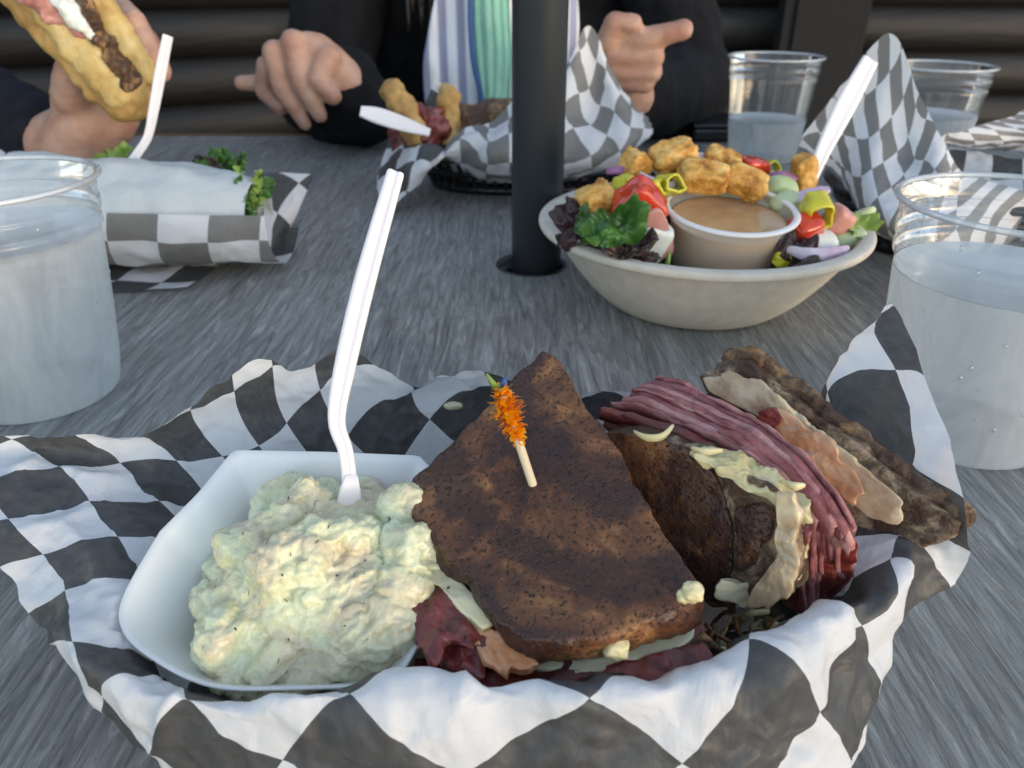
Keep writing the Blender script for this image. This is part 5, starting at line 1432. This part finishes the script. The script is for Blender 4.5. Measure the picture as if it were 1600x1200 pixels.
# ---- the person at the left holding a toasted sandwich
W2 = V((-0.3537,0.64,0.0611))
hy = .615
hand2 = [('b', (-0.3295,0.64,0.0942), (.034, .024, .036), (0, .5, 0)), ('c', (-0.3321,0.64,0.0845), .028, W2, .028), ('c', W2, .027, (-.46, .70, .055), .034),
         ('c', (-0.3349,0.618,0.1044), .0150, (-0.3193,0.598,0.1247), .0120), ('c', (-0.3193,0.598,0.1247), .0120, (-0.3025,0.59,0.1332), .0100)]
for k, (x, y, x2, y2, x3, y3) in enumerate(()): pass
for a, b, c_ in (((-0.3267,0.65,0.1237), (-0.2932,0.635,0.1633), (-0.2699,0.606,0.1562)), ((-0.3215,0.65,0.1143), (-0.283,0.632,0.1522), (-0.2637,0.602,0.144)), ((-0.3167,0.65,0.1072), (-0.2762,0.63,0.141), (-0.2587,0.6,0.134)), ((-0.3139,0.648,0.1003), (-0.2723,0.628,0.1287), (-0.2563,0.6,0.1237))):
    hand2 += [('c', a, .0135, b, .0112), ('c', b, .0108, c_, .0088)]
p2c, p2h = V((-.98, .72, .20)), V((-1.02, .72, -.2))
S2a, S2b = V((-.90, .92, .28)), V((-.92, .54, .28))
E2a = V((-.62, .88, .07))
legs2 = [[((-1.02, .63, -.27), .085), ((-.66 - .2, .60, -.24), .062), ((-.86, .60, FZ + .10), .042), ((-.86, .56, FZ + .05), .035)],
         [((-1.02, .81, -.27), .085), ((-.66 - .2, .84, -.24), .062), ((-.86, .84, FZ + .10), .042), ((-.86, .80, FZ + .05), .035)]]
jk2 = [('c', p2c, .13, p2h, .15), ('c', S2a, .07, S2b, .07), ('c', S2a, .066, E2a, .056), ('c', E2a, .054, (-0.3973,0.665,0.0613), .037), ('c', S2b, .066, (-.93, .50, .0), .056), ('c', (-.93, .50, 0), .054, (-.86, .58, -.15), .045)]
p2 = person('person', 'person at the left edge in a dark sleeve whose hand holds up a toasted sandwich', (-1.0, .72, FZ), p2h, p2c, (-.97, .72, .52),
       [[(S2a, .05), (E2a, .040), (W2, .027)], [(S2b, .05), ((-.93, .50, 0), .04), ((-.86, .58, -.15), .028), ((-.84, .60, -.16), .03)]], hand2, jk2, M['navy'], yaw=R(90), legs=legs2)
stool = empty('stool', (-1.04, .72, FZ)); tag(stool, 'dark stool outside the left edge under the person holding the sandwich', 'stool')
lathe('seat', [(0, .40), (.17, .40), (.175, .385), (.17, .37), (0, .37)], M['post'], stool, 48)
for sx in (-.11, .11):
    for sy in (-.11, .11): box('leg', (sx - .015, sy - .015, 0), (sx + .015, sy + .015, .3695), M['post'], stool, .002)

# held sandwich
hs = empty('held_sandwich', (-0.3097,0.6,0.1331)); tag(hs, 'toasted sandwich roll with ham and melted cheese held in a hand at the top left', 'sandwich')
def part_of(o, t):
    o.data.transform(Matrix.Translation(-t.location)); o.parent = t; return o
A_, B_ = V((-0.3384,0.592,0.19)), V((-0.2798,0.586,0.1123))
n_b = V((.35, -.55, .1))
def bunhalf(name, a, b, r, seed, crumb_side):
    ps = []
    for k in range(9):
        q = V(a).lerp(V(b), k / 8)
        ps.append(('b', q, (r * (1 if 0 < k < 8 else .92), r * .75, r * 1.02), (0, 0, 0), 2.8))
    return part_of(fused(name, ps, .0016, 4, M['bun'] if not crumb_side else M['bun_crumb'], amp=.0024, fr=55, seed=seed), hs)
bunhalf('bottom_bun', A_, B_, .0200, 2, False)
bunhalf('bun_inner_face', A_ + V((.006, -.010, .004)), B_ + V((.002, -.011, .002)), .0125, 5, True)
bunhalf('top_bun', (-0.2944,0.594,0.1862), (-0.2658,0.59,0.1248), .0105, 7, True)
ps = [('b', V((-0.3004,0.58,0.1825)).lerp(V((-0.2649,0.574,0.1148)), k / 12) + V((0, 0, .002 * math.sin(k * 2))), (.006, .010, .006), (0, .8, 0)) for k in range(12)]
part_of(fused('filling', ps, .0012, 2, M['crust'], amp=.004, fr=110, seed=3), hs)
ps = [('c', (-0.3242,0.576,0.1788), .009, (-0.3072,0.572,0.1636), .008), ('c', (-0.3072,0.572,0.1636), .008, (-0.2926,0.572,0.1538), .006), ('c', (-0.306,0.576,0.175), .009, (-0.298,0.574,0.1615), .007)]
part_of(fused('ham', ps, .0012, 2, M['ham'], amp=.004, fr=90, seed=4), hs)
ps = [('c', (-0.2999,0.569,0.1733), .006, (-0.2877,0.566,0.1561), .005), ('c', (-0.2877,0.566,0.1561), .005, (-0.2838,0.569,0.1489), .003)]
part_of(fused('cheese', ps, .0012, 2, M['egg'], amp=.003, fr=110, seed=6), hs)
